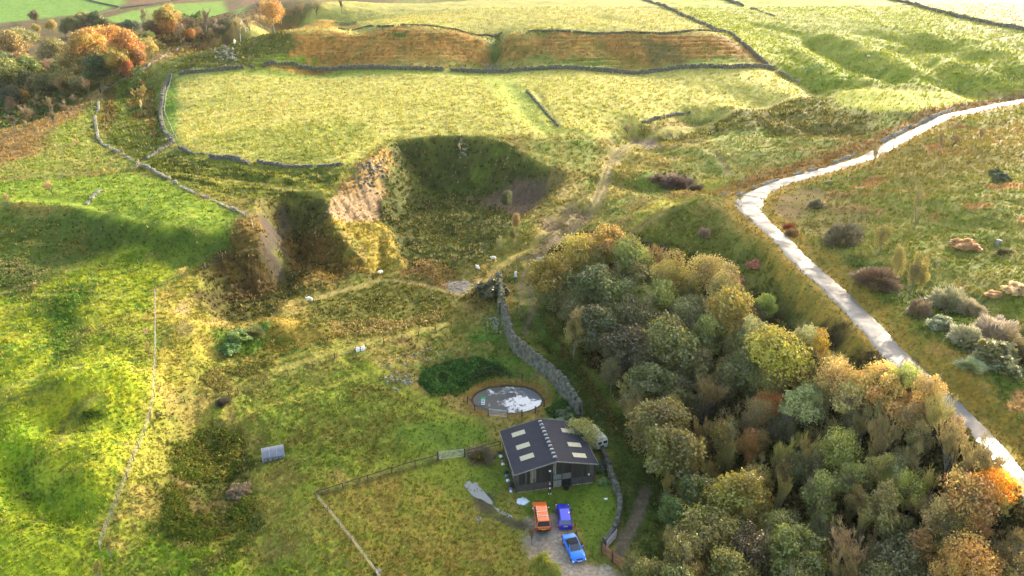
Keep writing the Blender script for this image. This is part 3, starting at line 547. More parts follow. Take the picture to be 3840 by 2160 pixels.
dn = np.hypot(ROAD[:,0]-P(1888,515).x, ROAD[:,1]-P(1888,515).y); hw = hw+1.1*np.exp(-(dn/9)**2)
t = np.gradient(ROAD[:,:2], axis=0); t /= np.linalg.norm(t, axis=1)[:, None]; nn = np.stack([-t[:,1], t[:,0]], 1)
V = []; K = 9
for k in range(K):
    o_ = (k/(K-1)-.5)*2; w_ = hw[:, None]*o_*(1 if abs(o_) < .95 else (1+.26*(vnoise(np.arange(len(ROAD))*.45, np.full(len(ROAD), k), 5)-.5))[:, None])
    xy = ROAD[:,:2]+nn*w_; V.append(np.column_stack([xy, road_z+.03+.05*(1-o_*o_)-(.12 if abs(o_) > .95 else 0)]))
V = np.stack(V, 1); i = np.arange(len(ROAD)*K).reshape(-1, K)
q = np.stack([i[:-1,:-1], i[:-1,1:], i[1:,1:], i[1:,:-1]], -1).reshape(-1, 4)
tag(link('road', np_mesh('road', V.reshape(-1,3), quads=q[:, ::-1] if False else q, smooth=True), None, road_material()), kind='structure')
def water_material(name, dark, scum, thr, rough=.04):
    m, nt, b = mat(name); L = nt.links; tc = N(nt, 'ShaderNodeTexCoord')
    n1 = N(nt, 'ShaderNodeTexNoise', Scale=1.1, Detail=5.0, Roughness=.6); L.new(tc.outputs['Object'], n1.inputs['Vector'])
    r = N(nt, 'ShaderNodeMapRange'); r.inputs[1].default_value=thr; r.inputs[2].default_value=thr+.05; L.new(n1.outputs[0], r.inputs[0])
    mx = N(nt, 'ShaderNodeMix', data_type='RGBA'); mx.inputs[6].default_value=(*dark,1); mx.inputs[7].default_value=(*scum,1); L.new(r.outputs[0], mx.inputs[0]); L.new(mx.outputs[2], b.inputs['Base Color'])
    rr = N(nt, 'ShaderNodeMapRange'); rr.inputs[3].default_value=rough; rr.inputs[4].default_value=.5; L.new(r.outputs[0], rr.inputs[0]); L.new(rr.outputs[0], b.inputs['Roughness'])
    n3 = N(nt, 'ShaderNodeTexNoise', Scale=3.0, Detail=2.0); L.new(tc.outputs['Object'], n3.inputs['Vector']); bp = N(nt, 'ShaderNodeBump', Strength=.05, Distance=.05); L.new(n3.outputs[0], bp.inputs['Height']); L.new(bp.outputs[0], b.inputs['Normal'])
    b.inputs['Specular IOR Level'].default_value = 1.0; b.inputs['IOR'].default_value = 1.5
    return m
def sheet(name, pts, z, m):
    c = np.mean(pts, 0); V = [(c[0], c[1], z)]+[(p[0]+(p[0]-c[0])*.06, p[1]+(p[1]-c[1])*.06, z) for p in pts]; n = len(pts)
    return link(name, np_mesh(name, V, tris=[(0, k+1, (k+1) % n+1) for k in range(n)]), None, m)
def pond_material():
    m, nt, b = mat('pond_water'); L = nt.links; tc = N(nt, 'ShaderNodeTexCoord'); c = POND.mean(0)
    sp = N(nt, 'ShaderNodeSeparateXYZ'); L.new(tc.outputs['Object'], sp.inputs[0])
    gx = N(nt, 'ShaderNodeMapRange'); gx.inputs[1].default_value = float(c[0])-2.5; gx.inputs[2].default_value = float(c[0])+3.6; gx.inputs[3].default_value = -.10; gx.inputs[4].default_value = .16; L.new(sp.outputs[0], gx.inputs[0])
    n1 = N(nt, 'ShaderNodeTexNoise', Scale=.75, Detail=7.0, Roughness=.7); L.new(tc.outputs['Object'], n1.inputs['Vector']); ad = N(nt, 'ShaderNodeMath', operation='ADD'); L.new(n1.outputs[0], ad.inputs[0]); L.new(gx.outputs[0], ad.inputs[1])
    r = N(nt, 'ShaderNodeMapRange'); r.inputs[1].default_value = .50; r.inputs[2].default_value = .60; L.new(ad.outputs[0], r.inputs[0])
    rr = N(nt, 'ShaderNodeMapRange'); rr.inputs[3].default_value = .65; rr.inputs[4].default_value = .03; L.new(r.outputs[0], rr.inputs[0]); L.new(rr.outputs[0], b.inputs['Roughness'])
    ss = N(nt, 'ShaderNodeMapRange'); ss.inputs[3].default_value = .15; ss.inputs[4].default_value = 1.0; L.new(r.outputs[0], ss.inputs[0]); L.new(ss.outputs[0], b.inputs['Specular IOR Level'])
    mx = N(nt, 'ShaderNodeMix', data_type='RGBA'); mx.inputs[6].default_value = (.050,.048,.042,1); mx.inputs[7].default_value = (.12,.12,.13,1); L.new(r.outputs[0], mx.inputs[0]); L.new(mx.outputs[2], b.inputs['Base Color']); b.inputs['IOR'].default_value = 2.0
    return m
tag(sheet('pond_water', POND, PONDZ, pond_material()), kind='structure')
pm = water_material('puddle', (.10,.095,.08), (.30,.28,.20), .62, .08)
for pp, zz in PUD: tag(sheet('puddle', pp, zz, pm), kind='structure')

# ------------------------------------------------------------------ dry stone walls
M_STONE = simple('dry_stone', (.105,.098,.074), .9, var=.55, scale=1.6, bump=.5)
M_STONE2 = simple('mossy_stone', (.09,.09,.055), .9, var=.5, scale=1.2, bump=.5)
M_PALE = simple('pale_limestone', (.19,.18,.145), .8, var=.35, scale=2.0, bump=.4)
def stone_wall(pix, h, w, label, size=.42, gap=0.0, m=None, ruin=0.0, grp=None, name='stone_wall', world_pts=None):
    line = smooth_line(world_pts if world_pts is not None else [P(*p)[:2] for p in pix], size*.8)
    t = np.gradient(line[:,:2], axis=0); t /= np.linalg.norm(t, axis=1)[:, None]+1e-9; nn = np.stack([-t[:,1], t[:,0]], 1); b = MB()
    zz = grid_look(Z, line[:,0], line[:,1]); hv = vnoise(np.arange(len(line))*.13, np.zeros(len(line)), len(pix)+int(h*10))
    for k in range(len(line)):
        hh = h*(1-ruin*hv[k]*1.3)*random.uniform(.85,1.1)
        if hv[k] < gap or hh < .12: 
            if random.random() < .4: b.stone((line[k,0]+random.uniform(-w,w), line[k,1]+random.uniform(-w,w), zz[k]+.1), size*.45)
            continue
        nc = max(1, int(round(hh/(size*.75))))
        for c in range(nc):
            for sd in ((-1, 1) if w > .4 else (0,)):
                ww = w*.27*(1-.25*c/nc)
                p = line[k,:2]+nn[k]*sd*ww*random.uniform(.85,1.15)+t[k]*random.uniform(-.1,.1)
                b.stone((p[0], p[1], zz[k]+size*.25+c*size*.72), size*random.uniform(.55,.72) if w < .9 else size*random.uniform(.62,.85))
        if w > .9:
            b.stone((line[k,0], line[k,1], zz[k]+hh), size*.8)
    return tag(b.build(name, m or M_STONE), label, 'wall', grp)
stone_wall([(372,170),(330,190),(283,217),(258,240),(247,262),(240,295),(243,325),(250,353),(272,372),(300,387),(328,402),(352,415)], 1.3, .7, 'long curved dry stone wall round the outer side of the bracken hollow', .4, .15, m=M_PALE, ruin=.8)
stone_wall([(430,190),(418,218),(408,258),(405,290),(412,325),(424,348),(434,358)], 1.6, .9, 'tumbled dark stone wall between the bracken hollow and the big pale field', .55, .05, m=M_STONE, ruin=.35)
stone_wall([(437,360),(412,375),(390,388),(370,402)], 1.4, .7, 'short stone wall closing the lower end of the bracken hollow', .5, ruin=.3)
stone_wall([(356,418),(380,428),(400,440),(425,452),(445,465)], 1.1, .6, 'stone wall running down from the meeting of walls above the left pasture', .45, .1, m=M_PALE, ruin=.5)
stone_wall([(452,470),(480,482),(520,498),(555,514),(590,528),(618,543)], .8, .5, 'low tumbled wall continuing down to the rim of the left quarry bowl', .45, .3, m=M_PALE, ruin=.7)
stone_wall([(372,168),(395,152),(420,135),(450,120),(480,110)], 1.0, .6, 'tumbled wall climbing the ridge beside the far wood', .5, .2, m=M_PALE, ruin=.7)
stone_wall([(452,372),(480,386),(520,388)], 1.2, .8, 'leftmost piece of the broken wall along the lower edge of the pale field', .5, .12, ruin=.6)
stone_wall([(530,398),(560,400),(590,402),(625,413)], 1.5, .9, 'thickest piece of the broken wall along the lower edge of the pale field', .55, .05, ruin=.4)
stone_wall([(650,410),(690,417),(740,421),(785,420)], 1.1, .6, 'longest piece of the broken wall along the lower edge of the pale field', .5, .02, ruin=.3)
stone_wall([(800,421),(830,419),(862,414)], 1.0, .6, 'piece of broken field wall nearest the pale quarry cliff', .5, .1, ruin=.5)
stone_wall([(452,190),(485,184),(520,181),(565,177),(612,173)], 1.7, .7, 'dry stone wall at the top left corner of the big pale field', .6, ruin=.15)
stone_wall([(632,171),(640,171)], 1.2, .7, 'small leftover stump of wall in the gap of the long straight field wall', .6)
stone_wall([(660,168),(750,169),(900,173),(1020,176),(1115,178)], 1.8, .7, 'long dark stone wall along the foot of the left orange bracken bank', .6, ruin=.1)
stone_wall([(1135,178),(1300,180),(1500,179),(1700,175),(1850,172),(1948,176)], 1.8, .7, 'long dark stone wall along the foot of the right orange bracken bank', .6, ruin=.1)
stone_wall([(1618,0),(1660,14),(1700,30),(1745,52),(1790,72),(1825,84),(1850,98),(1880,122),(1905,145),(1930,166),(1947,176)], 1.6, .8, 'stone wall climbing the hill from the right corner of the pale field', .7, .03, ruin=.25)
stone_wall([(1958,180),(1980,190),(2000,202),(2012,208)], .9, .8, 'tumbled pale stones of a wall below the right corner of the pale field', .6, .1, m=M_PALE, ruin=.6)
stone_wall([(2225,-4),(2290,12),(2350,28),(2420,46),(2480,60),(2560,74),(2640,92)], 2.0, .8, 'dark stone wall crossing the moor in the top right corner', .8, ruin=.2)
stone_wall([(1815,-4),(1845,8),(1870,16)], 1.8, .8, 'short dark wall at the top edge on the moor, left of the corner wall', .8, ruin=.2)
stone_wall([(1890,23),(1920,32),(1948,41)], 1.2, .8, 'low ruined wall on the moor in line below the short dark wall', .8, .15, ruin=.5)
stone_wall([(853,73),(920,69),(987,67),(1087,67),(1140,75),(1180,86),(1216,90),(1262,84)], .8, .5, 'thin low wall along the crest of the left orange bank', .6, .1, m=M_STONE2)
stone_wall([(1330,81),(1450,82),(1600,83),(1700,83),(1815,83)], .9, .5, 'thin low wall along the crest of the right orange bank', .6, .05, m=M_STONE2)
stone_wall([(1326,230),(1345,252),(1365,275),(1385,298),(1405,318)], .7, .6, 'low turf covered wall running down the middle of the pale field', .5, .05, m=M_STONE2)
stone_wall([(1618,310),(1640,303),(1665,298)], 1.0, .8, 'rocky piece of wall at the lower right edge of the pale field', .6, .1)
stone_wall([(1672,296),(1700,289),(1735,285)], 1.1, .8, 'second rocky piece of wall right of the thorn bush at the edge of the pale field', .6, .1, ruin=.3)
stone_wall([(205,-4),(250,8),(300,20),(262,32),(240,38)], 1.6, .8, 'dark wall between the two bright green fields in the far left valley', 1.0, m=M_STONE2)
stone_wall([(300,22),(380,12),(470,-3)], 1.5, .8, 'dark wall along the top of the far right bright green field', 1.0, m=M_STONE2)
stone_wall([(1256,702),(1258,735),(1262,765),(1258,790)], 2.6, 1.2, 'dark upper end of the old retaining wall below the white gate', .5, m=M_STONE2, ruin=.3)
stone_wall([(1268,795),(1280,840),(1300,885),(1330,908),(1365,935),(1395,962),(1420,992),(1440,1020),(1457,1046)], 2.9, 1.25, 'broad old retaining wall curving down from the quarry to the pond', .50, m=M_STONE, ruin=.15)
stone_wall([(1508,1120),(1522,1155),(1538,1200),(1552,1240),(1559,1272),(1556,1305),(1548,1330),(1535,1352),(1520,1372)], 1.15, .6, 'curved dry stone wall round the grass beside the wooden barn', .36)
stone_wall([(1860,492),(1885,478),(1940,458),(1990,442),(2060,424),(2130,398),(2175,378)], .8, 1.0, 'collapsed pale wall of rubble along the road from the bend', .5, .35, m=M_PALE, ruin=.8)
stone_wall([(2215,360),(2262,336),(2300,318),(2345,298),(2400,278)], 1.1, 1.2, 'heap of tumbled pale wall stones beside the upper road', .55, .1, m=M_PALE, ruin=.7)
stone_wall([(2420,272),(2480,256),(2560,242)], .7, .8, 'scattered wall stones at the right end of the upper road', .5, .4, m=M_PALE, ruin=.8)
stone_wall([(253,480),(235,495),(218,515)], .6, .7, 'small ruined wall across the green lip of the left pasture', .5, .2, m=M_PALE, ruin=.6)
def rubble(pix, n, r, label, m=M_PALE, cat='rubble', name='rubble'):
    b = MB(); c = np.array([tuple(P(*p)) for p in pix]); 
    for k in range(n):
        i = random.randrange(len(c)); j = random.randrange(len(c)); f = random.random()*.5; g = random.random()*.5; l = random.randrange(len(c)); p = c[i]*(1-f-g)+c[j]*f+c[l]*g
        x, y = p[0]+random.gauss(0,1.0), p[1]+random.gauss(0,1.0); s_ = r*random.uniform(.2,.75); b.stone((x, y, hz(x, y)+s_*.2), s_)
    return tag(b.build(name, m), label, cat, kind='stuff')
rubble([(535,125),(560,120),(585,140),(600,150),(560,152)], 110, 1.0, 'grey scree of boulders on the green end of the bracken bank')
rubble([(905,430),(940,410),(965,405),(955,450),(910,480)], 90, .8, 'rocky outcrop at the top of the lit quarry cliff', M_STONE)
rubble([(1145,362),(1165,370),(1180,380),(1160,378)], 30, .6, 'pale rocks under the upper rim of the big quarry bowl')
rubble([(980,945),(1010,950),(1030,960),(1000,965)], 60, .45, 'heap of grey rubble left of the brambles')
rubble([(960,905),(1000,920),(985,935),(1080,880),(1120,885),(1150,895)], 60, .35, 'scattered pale stones on the rough ground above the brambles')
rubble([(1240,800),(1262,812),(1258,830),(1240,822)], 50, .45, 'spill of pale stones at the narrow part of the old wall')
rubble([(1130,718),(1180,705),(1180,725),(1150,732)], 40, .35, 'flat grey stones where the quarry paths meet')
rubble([(1980,200),(2010,208),(2000,205)], 20, .5, 'pale stones tumbled from the wall end on the hill')
rubble([(1220,163),(1245,168),(1235,160),(1250,172)], 40, .8, 'pile of pale rocks at the mouth of the gully in the bank')
rubble([(1810,490),(1850,480),(1870,490)], 26, .5, 'pale boulders on the verge at the bend of the road')
rubble([(1655,442),(1672,452),(1690,470),(1720,470)], 40, .5, 'grey stones in the scrubby dip above the wood')
def boulder(px, py, r, label, m=M_PALE, name='boulder', flat=1.0):
    p = P(px, py); b = MB()
    for k in range(3): b.stone((p.x+random.uniform(-.3,.3)*r, p.y+random.uniform(-.3,.3)*r, p.z+r*.3*flat), r*random.uniform(.6,1))
    return tag(b.build(name, m), label, 'boulder')
boulder(1201, 724, .7, 'flat pale slab lying on the path bank left of the old wall', flat=.5)
boulder(2087, 459, .6, 'single white boulder on the verge below the upper road')
boulder(2510, 612, .7, 'white boulder alone among the rough grass on the right hillside')
boulder(953, 1443, .55, 'grey block at the foot of the lower field fence')
boulder(558, 1016, .5, 'pale stone beside a dark tuft at the left fence corner')
boulder(1386, 1430, .3, 'small grey stone beside the bush at the yard edge', M_STONE)

# ------------------------------------------------------------------ fences and gates
M_WOOD = simple('weathered_wood', (.16,.13,.09), .85, var=.35, scale=6); M_WOODD = simple('dark_wood', (.05,.04,.032), .85, var=.4, scale=6)
M_GALV = simple('galvanised_steel', (.30,.31,.33), .45, .4, var=.1); M_WIRE = simple('wire', (.25,.25,.23), .4, .6, var=.1); M_BROWN = simple('stained_timber', (.20,.085,.045), .8, var=.35, scale=5)
M_BLACK = simple('black_rubber', (.015,.015,.016), .6, var=.2); M_WHITE = simple('white_paint', (.72,.72,.70), .5, var=.08)
def fence(pix, label, sp=3.0, h=1.15, pr=.07, rails=0, wires=3, pm=None, wpts=None, name='post_fence', wr=.014):
    line = smooth_line(wpts if wpts is not None else [P(*p)[:2] for p in pix], sp); zz = [hz(a, b) for a, b in line]
    o = empty(name, (line[0,0], line[0,1], zz[0]), 0, label, 'fence'); base = Vector(o.location); pts = [Vector((x, y, z))-base for (x, y), z in zip(line, zz)]
    n = 0
    for k, p in enumerate(pts):
        if n >= 95: break
        b = MB(); lean = Vector((random.uniform(-.08,.08), random.uniform(-.08,.08), 0)); b.tube(p-Vector((0,0,.2)), p+lean+Vector((0,0,h*random.uniform(.93,1.08))), pr, pr*.92, 6); b.build('post', pm or M_WOOD, o); n += 1
    b = MB()
    for k in range(len(pts)-1):
        for w in range(wires):
            z = Vector((0,0,h*(.25+.68*w/max(1, wires-1)))); b.tube(pts[k]+z, pts[k+1]+z, wr, wr, 3)
    if wires: b.build('wire', M_WIRE, o)
    if rails:
        b = MB()
        for k in range(len(pts)-1):
            for w in range(rails): z = Vector((0,0,h*(.45+.48*w/max(1, rails-1) if rails > 1 else .9))); b.bar(pts[k]+z, pts[k+1]+z, .05, .11)
        b.build('rail', pm or M_WOOD, o)
    return o
fence([(392,742),(393,800),(392,900),(389,1000),(380,1046)], 'upright wooden post fence along the top of the bright left spur', 3.0, 1.3, wires=4, wr=.012)
fence([(378,1050),(355,1118),(330,1180),(300,1255),(275,1318),(252,1385)], 'post and wire fence slanting down the left field towards the bottom edge', 3.1, 1.25, wires=4, wr=.012)
fence([(394,738),(430,708),(470,692),(520,676),(560,650)], 'post fence along the shaded edge between pasture and left quarry bowl', 3.2, 1.2)
fence([(0,458),(80,453),(170,446),(260,438),(328,428)], 'pale post and wire fence across the left pasture below the bracken', 4.0, 1.3)
fence([(-60,452),(-20,455)], 'end of a pale post fence at the left edge of the picture', 4.0, 1.3)
fence([(445,468),(500,494),(560,520),(600,536),(628,552),(640,585)], 'post fence along the rim of the left quarry bowl', 3.4, 1.2)
fence([(567,579),(590,562),(623,540)], 'short double fence joining the rim fence to the green lip', 3.2, 1.2)
fence([(352,413),(345,428),(338,424)], 'small wooden stile fence where the stone walls meet', 2.0, 1.4, .1, rails=2, wires=0)
fence([(240,300),(232,270),(248,240),(275,215)], 'thin post fence outside the curved stone wall', 5, 1.2)
fence([(434,190),(428,215),(418,258),(415,285),(430,320),(446,357)], 'thin post and wire fence on the field side of the tumbled wall', 4.5, 1.2, wr=.03)
fence([(300,212),(340,200),(396,191)], 'row of dark posts across the upper end of the bracken hollow', 4.5, 1.5, .11, pm=M_WOODD)
fence([(416,1027),(450,1016),(487,1008),(517,1003),(577,999)], 'short post fence starting from the fence corner on the left', 3, 1.1, pm=M_WOODD)
fence([(600,990),(700,955),(790,925),(862,900),(895,885)], 'post fence rising across the rough grass to the white trough', 3.4, 1.1, pm=M_WOODD)
fence([(920,878),(1000,858),(1070,838),(1135,820)], 'post fence from the white trough towards the old wall', 3.4, 1.1, pm=M_WOODD)
fence([(798,1250),(880,1224),(960,1198),(1040,1174),(1102,1157)], 'wire fence between the two grass fields left of the metal gate', 3.0, 1.0, .06, rails=1, wires=4, pm=M_WOODD, wr=.014)
fence([(1170,1150),(1200,1140),(1230,1130),(1258,1124)], 'dark rail fence from the metal gate to the barn corner', 2.2, 1.1, .08, rails=2, wires=0, pm=M_WOODD)
fence([(796,1254),(840,1306),(885,1362),(925,1415),(950,1449),(975,1490)], 'grey wire fence running down the lower field to the bottom edge', 2.6, 1.0, .06, wires=5, wr=.014)
fence([(1176,1014),(1183,1028),(1212,1039),(1229,1045)], 'dark rail fence on the left front of the pond', 2.0, 1.25, .1, rails=1, wires=3, pm=M_WOODD)
fence([(1277,1050),(1313,1048),(1344,1041),(1369,1023)], 'dark post fence on the right front of the pond', 2.0, 1.25, .1, rails=0, wires=4, pm=M_WOODD)
fence([(1379,998),(1375,978),(1345,953)], 'rail fence on the right bank of the pond by the old wall', 2.6, 1.2, .08, rails=1, wires=2)
fence([(1313,957),(1282,952)], 'black rail fence behind the pond', 1.9, 1.3, .11, rails=2, wires=0, pm=M_WOODD)
fence([(1260,950),(1225,945),(1190,965)], 'broken rail fence behind the pond by the brambles', 2.4, 1.2, .09, rails=1, wires=0, pm=M_WOODD)
fence([(1510,1185),(1535,1180)], 'low dark rail between the barn corner and the curved wall', 1.5, 1.0, .07, rails=2, wires=0, pm=M_WOODD)
fence([(1562,1245),(1575,1243)], 'short rail and post outside the curved stone wall', 1.2, 1.2, .07, rails=1, wires=0, pm=M_WOODD)
fence([(1575,602),(1620,576),(1670,550),(1715,524),(1755,504)], 'post fence along the grass ridge above the wood', 3.0, 1.1)
fence([(2184,375),(2250,340),(2317,303),(2384,284),(2440,266),(2510,250),(2576,243)], 'post fence above the road at the upper right', 3.6, 1.2)
fence([(1760,498),(1850,470),(1950,440),(2060,406),(2150,382)], 'post fence along the top of the rubble bank beside the road', 4.0, 1.1)
fence([(2104,246),(2150,262),(2200,276),(2260,290),(2330,300)], 'post fence round the lower side of the yellow green meadow', 4.0, 1.2)
fence([(1300,662),(1325,655),(1348,652)], 'light rail fence left of the white gate above the wood', 2.4, 1.2, rails=3, wires=0, pm=M_WOOD)
fence([(1295,712),(1340,706),(1368,702)], 'few dark posts across the lane below the white gate', 3.0, 1.0, pm=M_WOODD)
fence([(1640,30),(590,112)][1:]+[(605,98),(620,84),(633,76)], 'pale rail fence on the hill shoulder at the edge of the far wood', 4.0, 2.0, .12, rails=2, wires=0, pm=M_WHITE)
def gate(a, b, label, h=1.2, bars=6, m=None, brace=True, r=.028, up=.18, posts=True, boards=False):
    a = Vector(P(*a)) if not isinstance(a, Vector) else a; b = Vector(P(*b)) if not isinstance(b, Vector) else b
    o = empty('field_gate', a, 0, label, 'gate'); d = b-a; m = m or M_GALV; fr = MB(); Z1 = Vector((0,0,1))
    for p in (Vector((0,0,0)), d): fr.tube(p+Z1*up, p+Z1*(up+h), r*1.3, r*1.3, 6)
    for z in (0, h): fr.tube(Z1*(up+z), d+Z1*(up+z), r*1.3, r*1.3, 6)
    fr.build('frame', m, o); bb = MB()
    for k in range(1, bars-1):
        z = up+h*k/(bars-1)
        (bb.bar(Z1*z, d+Z1*z, .03, .12) if boards else bb.tube(Z1*z, d+Z1*z, r*.8, r*.8, 5))
    bb.build('bars', m, o)
    if brace:
        br = MB(); br.tube(Z1*up, d*.5+Z1*(up+h), r*.8); br.tube(d+Z1*up, d*.5+Z1*(up+h), r*.8); br.tube(d*.5+Z1*up, d*.5+Z1*(up+h), r*.8); br.build('brace', m, o)
    if posts:
        e = d.normalized()*.14
        for p in (-e, d+e): q = MB(); q.tube(p-Z1*.2, p+Z1*(up+h+.12), .11, .1, 8); q.build('gate_post', M_WOODD, o)
    return o
gate((1104,1157), (1167,1149), 'grey metal field gate in the fence left of the barn', 1.15, 6)
gate((1230,1046), (1277,1051), 'pale metal gate in front of the pond', 1.1, 7, brace=False, posts=False)
gate((1350,664), (1370,663), 'white gate across the lane above the wood', 1.2, 6, M_WHITE)
gate((1524,1384), (1551,1352), 'grey metal gate leaning beside the end of the curved wall', 1.15, 7, brace=False)
gate((1516,1390), (1538,1411), 'near brown timber gate panel at the yard entrance', 1.25, 6, M_BROWN, False, .05, .1, boards=True)
gate((1540,1412), (1578,1440), 'brown timber gate panel on the wood side of the yard entrance', 1.25, 6, M_BROWN, False, .05, .1, boards=True)
gate((1392,1058), (1440,1046), 'dark metal hurdle standing in the weeds behind the barn', 1.0, 4, M_WOODD, False, posts=False)
# ------------------------------------------------------------------ the barn
FL = Vector((.5, 79.6, 0)); BRZ = math.radians(11.6); BW = 11.2; BD = 9.7; EZ = 3.25; RZ = 4.55
ex = Vector((math.cos(BRZ), math.sin(BRZ), 0)); ey = Vector((-math.sin(BRZ), math.cos(BRZ), 0))
barn = empty('barn', FL, BRZ, 'black timber boarded barn with a low dark roof and six pale skylights', 'barn')
def board_material():
    m, nt, b = mat('tarred_boards'); L = nt.links; at = N(nt, 'ShaderNodeAttribute', attribute_name='Col'); tc = N(nt, 'ShaderNodeTexCoord')
    mp = N(nt, 'ShaderNodeMapping'); mp.inputs['Scale'].default_value = (6,6,.7); L.new(tc.outputs['Object'], mp.inputs[0]); n = N(nt, 'ShaderNodeTexNoise', Scale=1.5, Detail=5.0); L.new(mp.outputs[0], n.inputs['Vector'])
    r = N(nt, 'ShaderNodeMapRange'); r.inputs[1].default_value=.3; r.inputs[2].default_value=.7; r.inputs[3].default_value=.55; r.inputs[4].default_value=1.5; L.new(n.outputs[0], r.inputs[0])
    vm = N(nt, 'ShaderNodeVectorMath', operation='SCALE'); L.new(at.outputs['Color'], vm.inputs[0]); L.new(r.outputs[0], vm.inputs['Scale']); L.new(vm.outputs[0], b.inputs['Base Color']); b.inputs['Roughness'].default_value=.85
    return m
M_BOARD = board_material()
def boards(name, a, b, z0, ztop, parent, out, step=.22, skip=()):
    """vertical boards with gaps from a to b (local xy), top height from ztop(t)"""
    mb = MB(); cols = []; a = Vector((*a, 0)); b = Vector((*b, 0)); d = b-a; L = d.length; d.normalize(); o = Vector((*out, 0)); n = int(L/step); bright = .5
    for k in range(n):
        u0 = k*step; 
        if any(s0 < u0+.1 < s1 for s0, s1 in skip): continue
        if random.random() < .35: bright = random.choice([.22,.35,.6,1.0,2.2])
        c = np.array([.062,.052,.040])*bright*random.uniform(.7,1.25); w = step*.86; zt = ztop((u0+w/2)/L)-random.uniform(.0,.05)
        p0 = a+d*u0+o*random.uniform(.02,.035); p1 = p0+d*w; vs = [p0, p1, p1+o*.03, p0+o*.03]; zb = z0-random.uniform(0,.07)
        mb.add([(v.x,v.y,zb) for v in vs]+[(v.x,v.y,zt) for v in vs], [(3,2,1,0),(4,5,6,7),(0,1,5,4),(1,2,6,5),(2,3,7,6),(3,0,4,7)]); cols += [c]*8
    ob = mb.build(name, M_BOARD, parent); at = ob.data.color_attributes.new('Col', 'FLOAT_COLOR', 'POINT'); cc = np.ones((len(cols), 4), np.float32); cc[:,:3] = cols; at.data.foreach_set('color', cc.ravel()); return ob
M_PANEL = simple('dark_panel', (.055,.048,.045), .8, var=.35, scale=4); M_DARK = simple('interior_shade', (.012,.011,.010), .9); M_ROOF = simple('bitumen_roof', (.020,.022,.033), .85, var=.16, scale=1.0, spec=.2)  # near-black interior colour stands in for shade behind boards and in the doorway
M_SKY = simple('skylight_sheet', (.30,.29,.20), .5, var=.10, scale=4); M_VENT = simple('ridge_vent', (.26,.26,.26), .6, var=.2); M_TRIM = simple('barge_board', (.16,.155,.14), .8, var=.3)
gz = lambda t: EZ+(RZ-EZ)*(1-abs(t-.5)*2)-.10
b = MB(); b.add([(0.06,.1,-.1),(BW-.06,.1,-.1),(BW-.06,BD-.1,-.1),(.06,BD-.1,-.1),(.06,.1,EZ-.15),(BW/2,.1,RZ-.15),(BW-.06,.1,EZ-.15),(.06,BD-.1,EZ-.15),(BW/2,BD-.1,RZ-.15),(BW-.06,BD-.1,EZ-.15)],
    [(0,1,6,5,4),(3,7,8,9,2),(0,4,7,3),(1,2,9,6)]); b.build('inner_wall', M_DARK, barn)
fw = boards('front_wall', (0,.06), (BW,.06), 1.25, gz, barn, (0,-1), skip=((5.2,6.45),(6.5,7.75)))
boards('back_wall', (BW,BD-.06), (0,BD-.06), .1, gz, barn, (0,1)); boards('side_wall', (.06,BD), (.06,0), .9, lambda t: EZ-.12, barn, (-1,0)); boards('side_wall', (BW-.06,0), (BW-.06,BD), .2, lambda t: EZ-.12, barn, (1,0))
b = MB()
for u0, u1 in ((.15,2.5),(2.6,4.9),(7.9,9.35),(9.45,11.05)): b = MB(); b.box(((u0+u1)/2, 0, .66), (u1-u0, .07, 1.1)); b.build('base_panel', M_PANEL, barn)
b = MB(); b.box((2.5,-.03,.07), (4.9,.10,.14)); b.box((9.5,-.03,.07), (3.1,.10,.14)); b.build('plinth', simple('pale_concrete', (.22,.20,.16), .9, var=.4), barn)
b = MB()
for u in (.06,2.55,4.95,7.82,9.4,BW-.06): b.box((u,-.03,1.0+(.6 if u in (4.95,) else 0)), (.13,.12,2.0+(1.2 if u in (4.95,) else 0)))
b.build('post', M_WOODD, barn)
b = MB(); b.box((BW*.25,-.045,1.28),(BW*.43,.05,.1)); b.box((BW*.85,-.045,1.28),(BW*.28,.05,.1)); b.build('rail', M_WOODD, barn)
door = MB(); door.box((5.82,-.02,.62),(1.15,.07,1.18)); door = door.build('stable_door', simple('pale_door', (.20,.185,.14), .85, var=.3, scale=6), barn)
b = MB(); b.box((5.82,-.06,1.16),(1.16,.03,.09)); b.box((5.82,-.06,.12),(1.16,.03,.09)); b.bar((5.3,-.07,.15),(6.35,-.07,1.1),.03,.09); b.build('brace', M_TRIM, door)
b = MB(); b.box((5.82,0.0,1.78),(1.12,.05,.85)); b.build('upper_panel', simple('grey_sheet', (.12,.125,.12), .7, var=.2), barn)
b = MB(); b.box((7.12,-.06,1.82),(1.22,.06,.95)); b.build('hatch', simple('grey_brown_board', (.105,.095,.085), .8, var=.25, scale=5), barn)
b = MB(); b.box((7.12,0.02,.65),(1.22,.04,1.2)); b.build('doorway', M_DARK, barn)  # near-black sheet painted as the shade of the open doorway
b = boards('gable_boards', (5.2,.04), (7.8,.04), 2.32, lambda t: gz((5.2+2.6*t)/BW), barn, (0,-1))
b = MB(); b.box((4.72,-.10,3.02),(.26,.14,.2)); fl = b.build('floodlight', M_WHITE, barn); b = MB(); b.tube((4.72,-.02,3.0),(4.72,-.1,2.85),.03); b.build('bracket', M_WOODD, fl)
b = MB(); b.tube((10.3,-.02,1.55),(10.3,-.14,1.55),.13,.10,10); b.build('bulkhead_lamp', M_WHITE, barn)
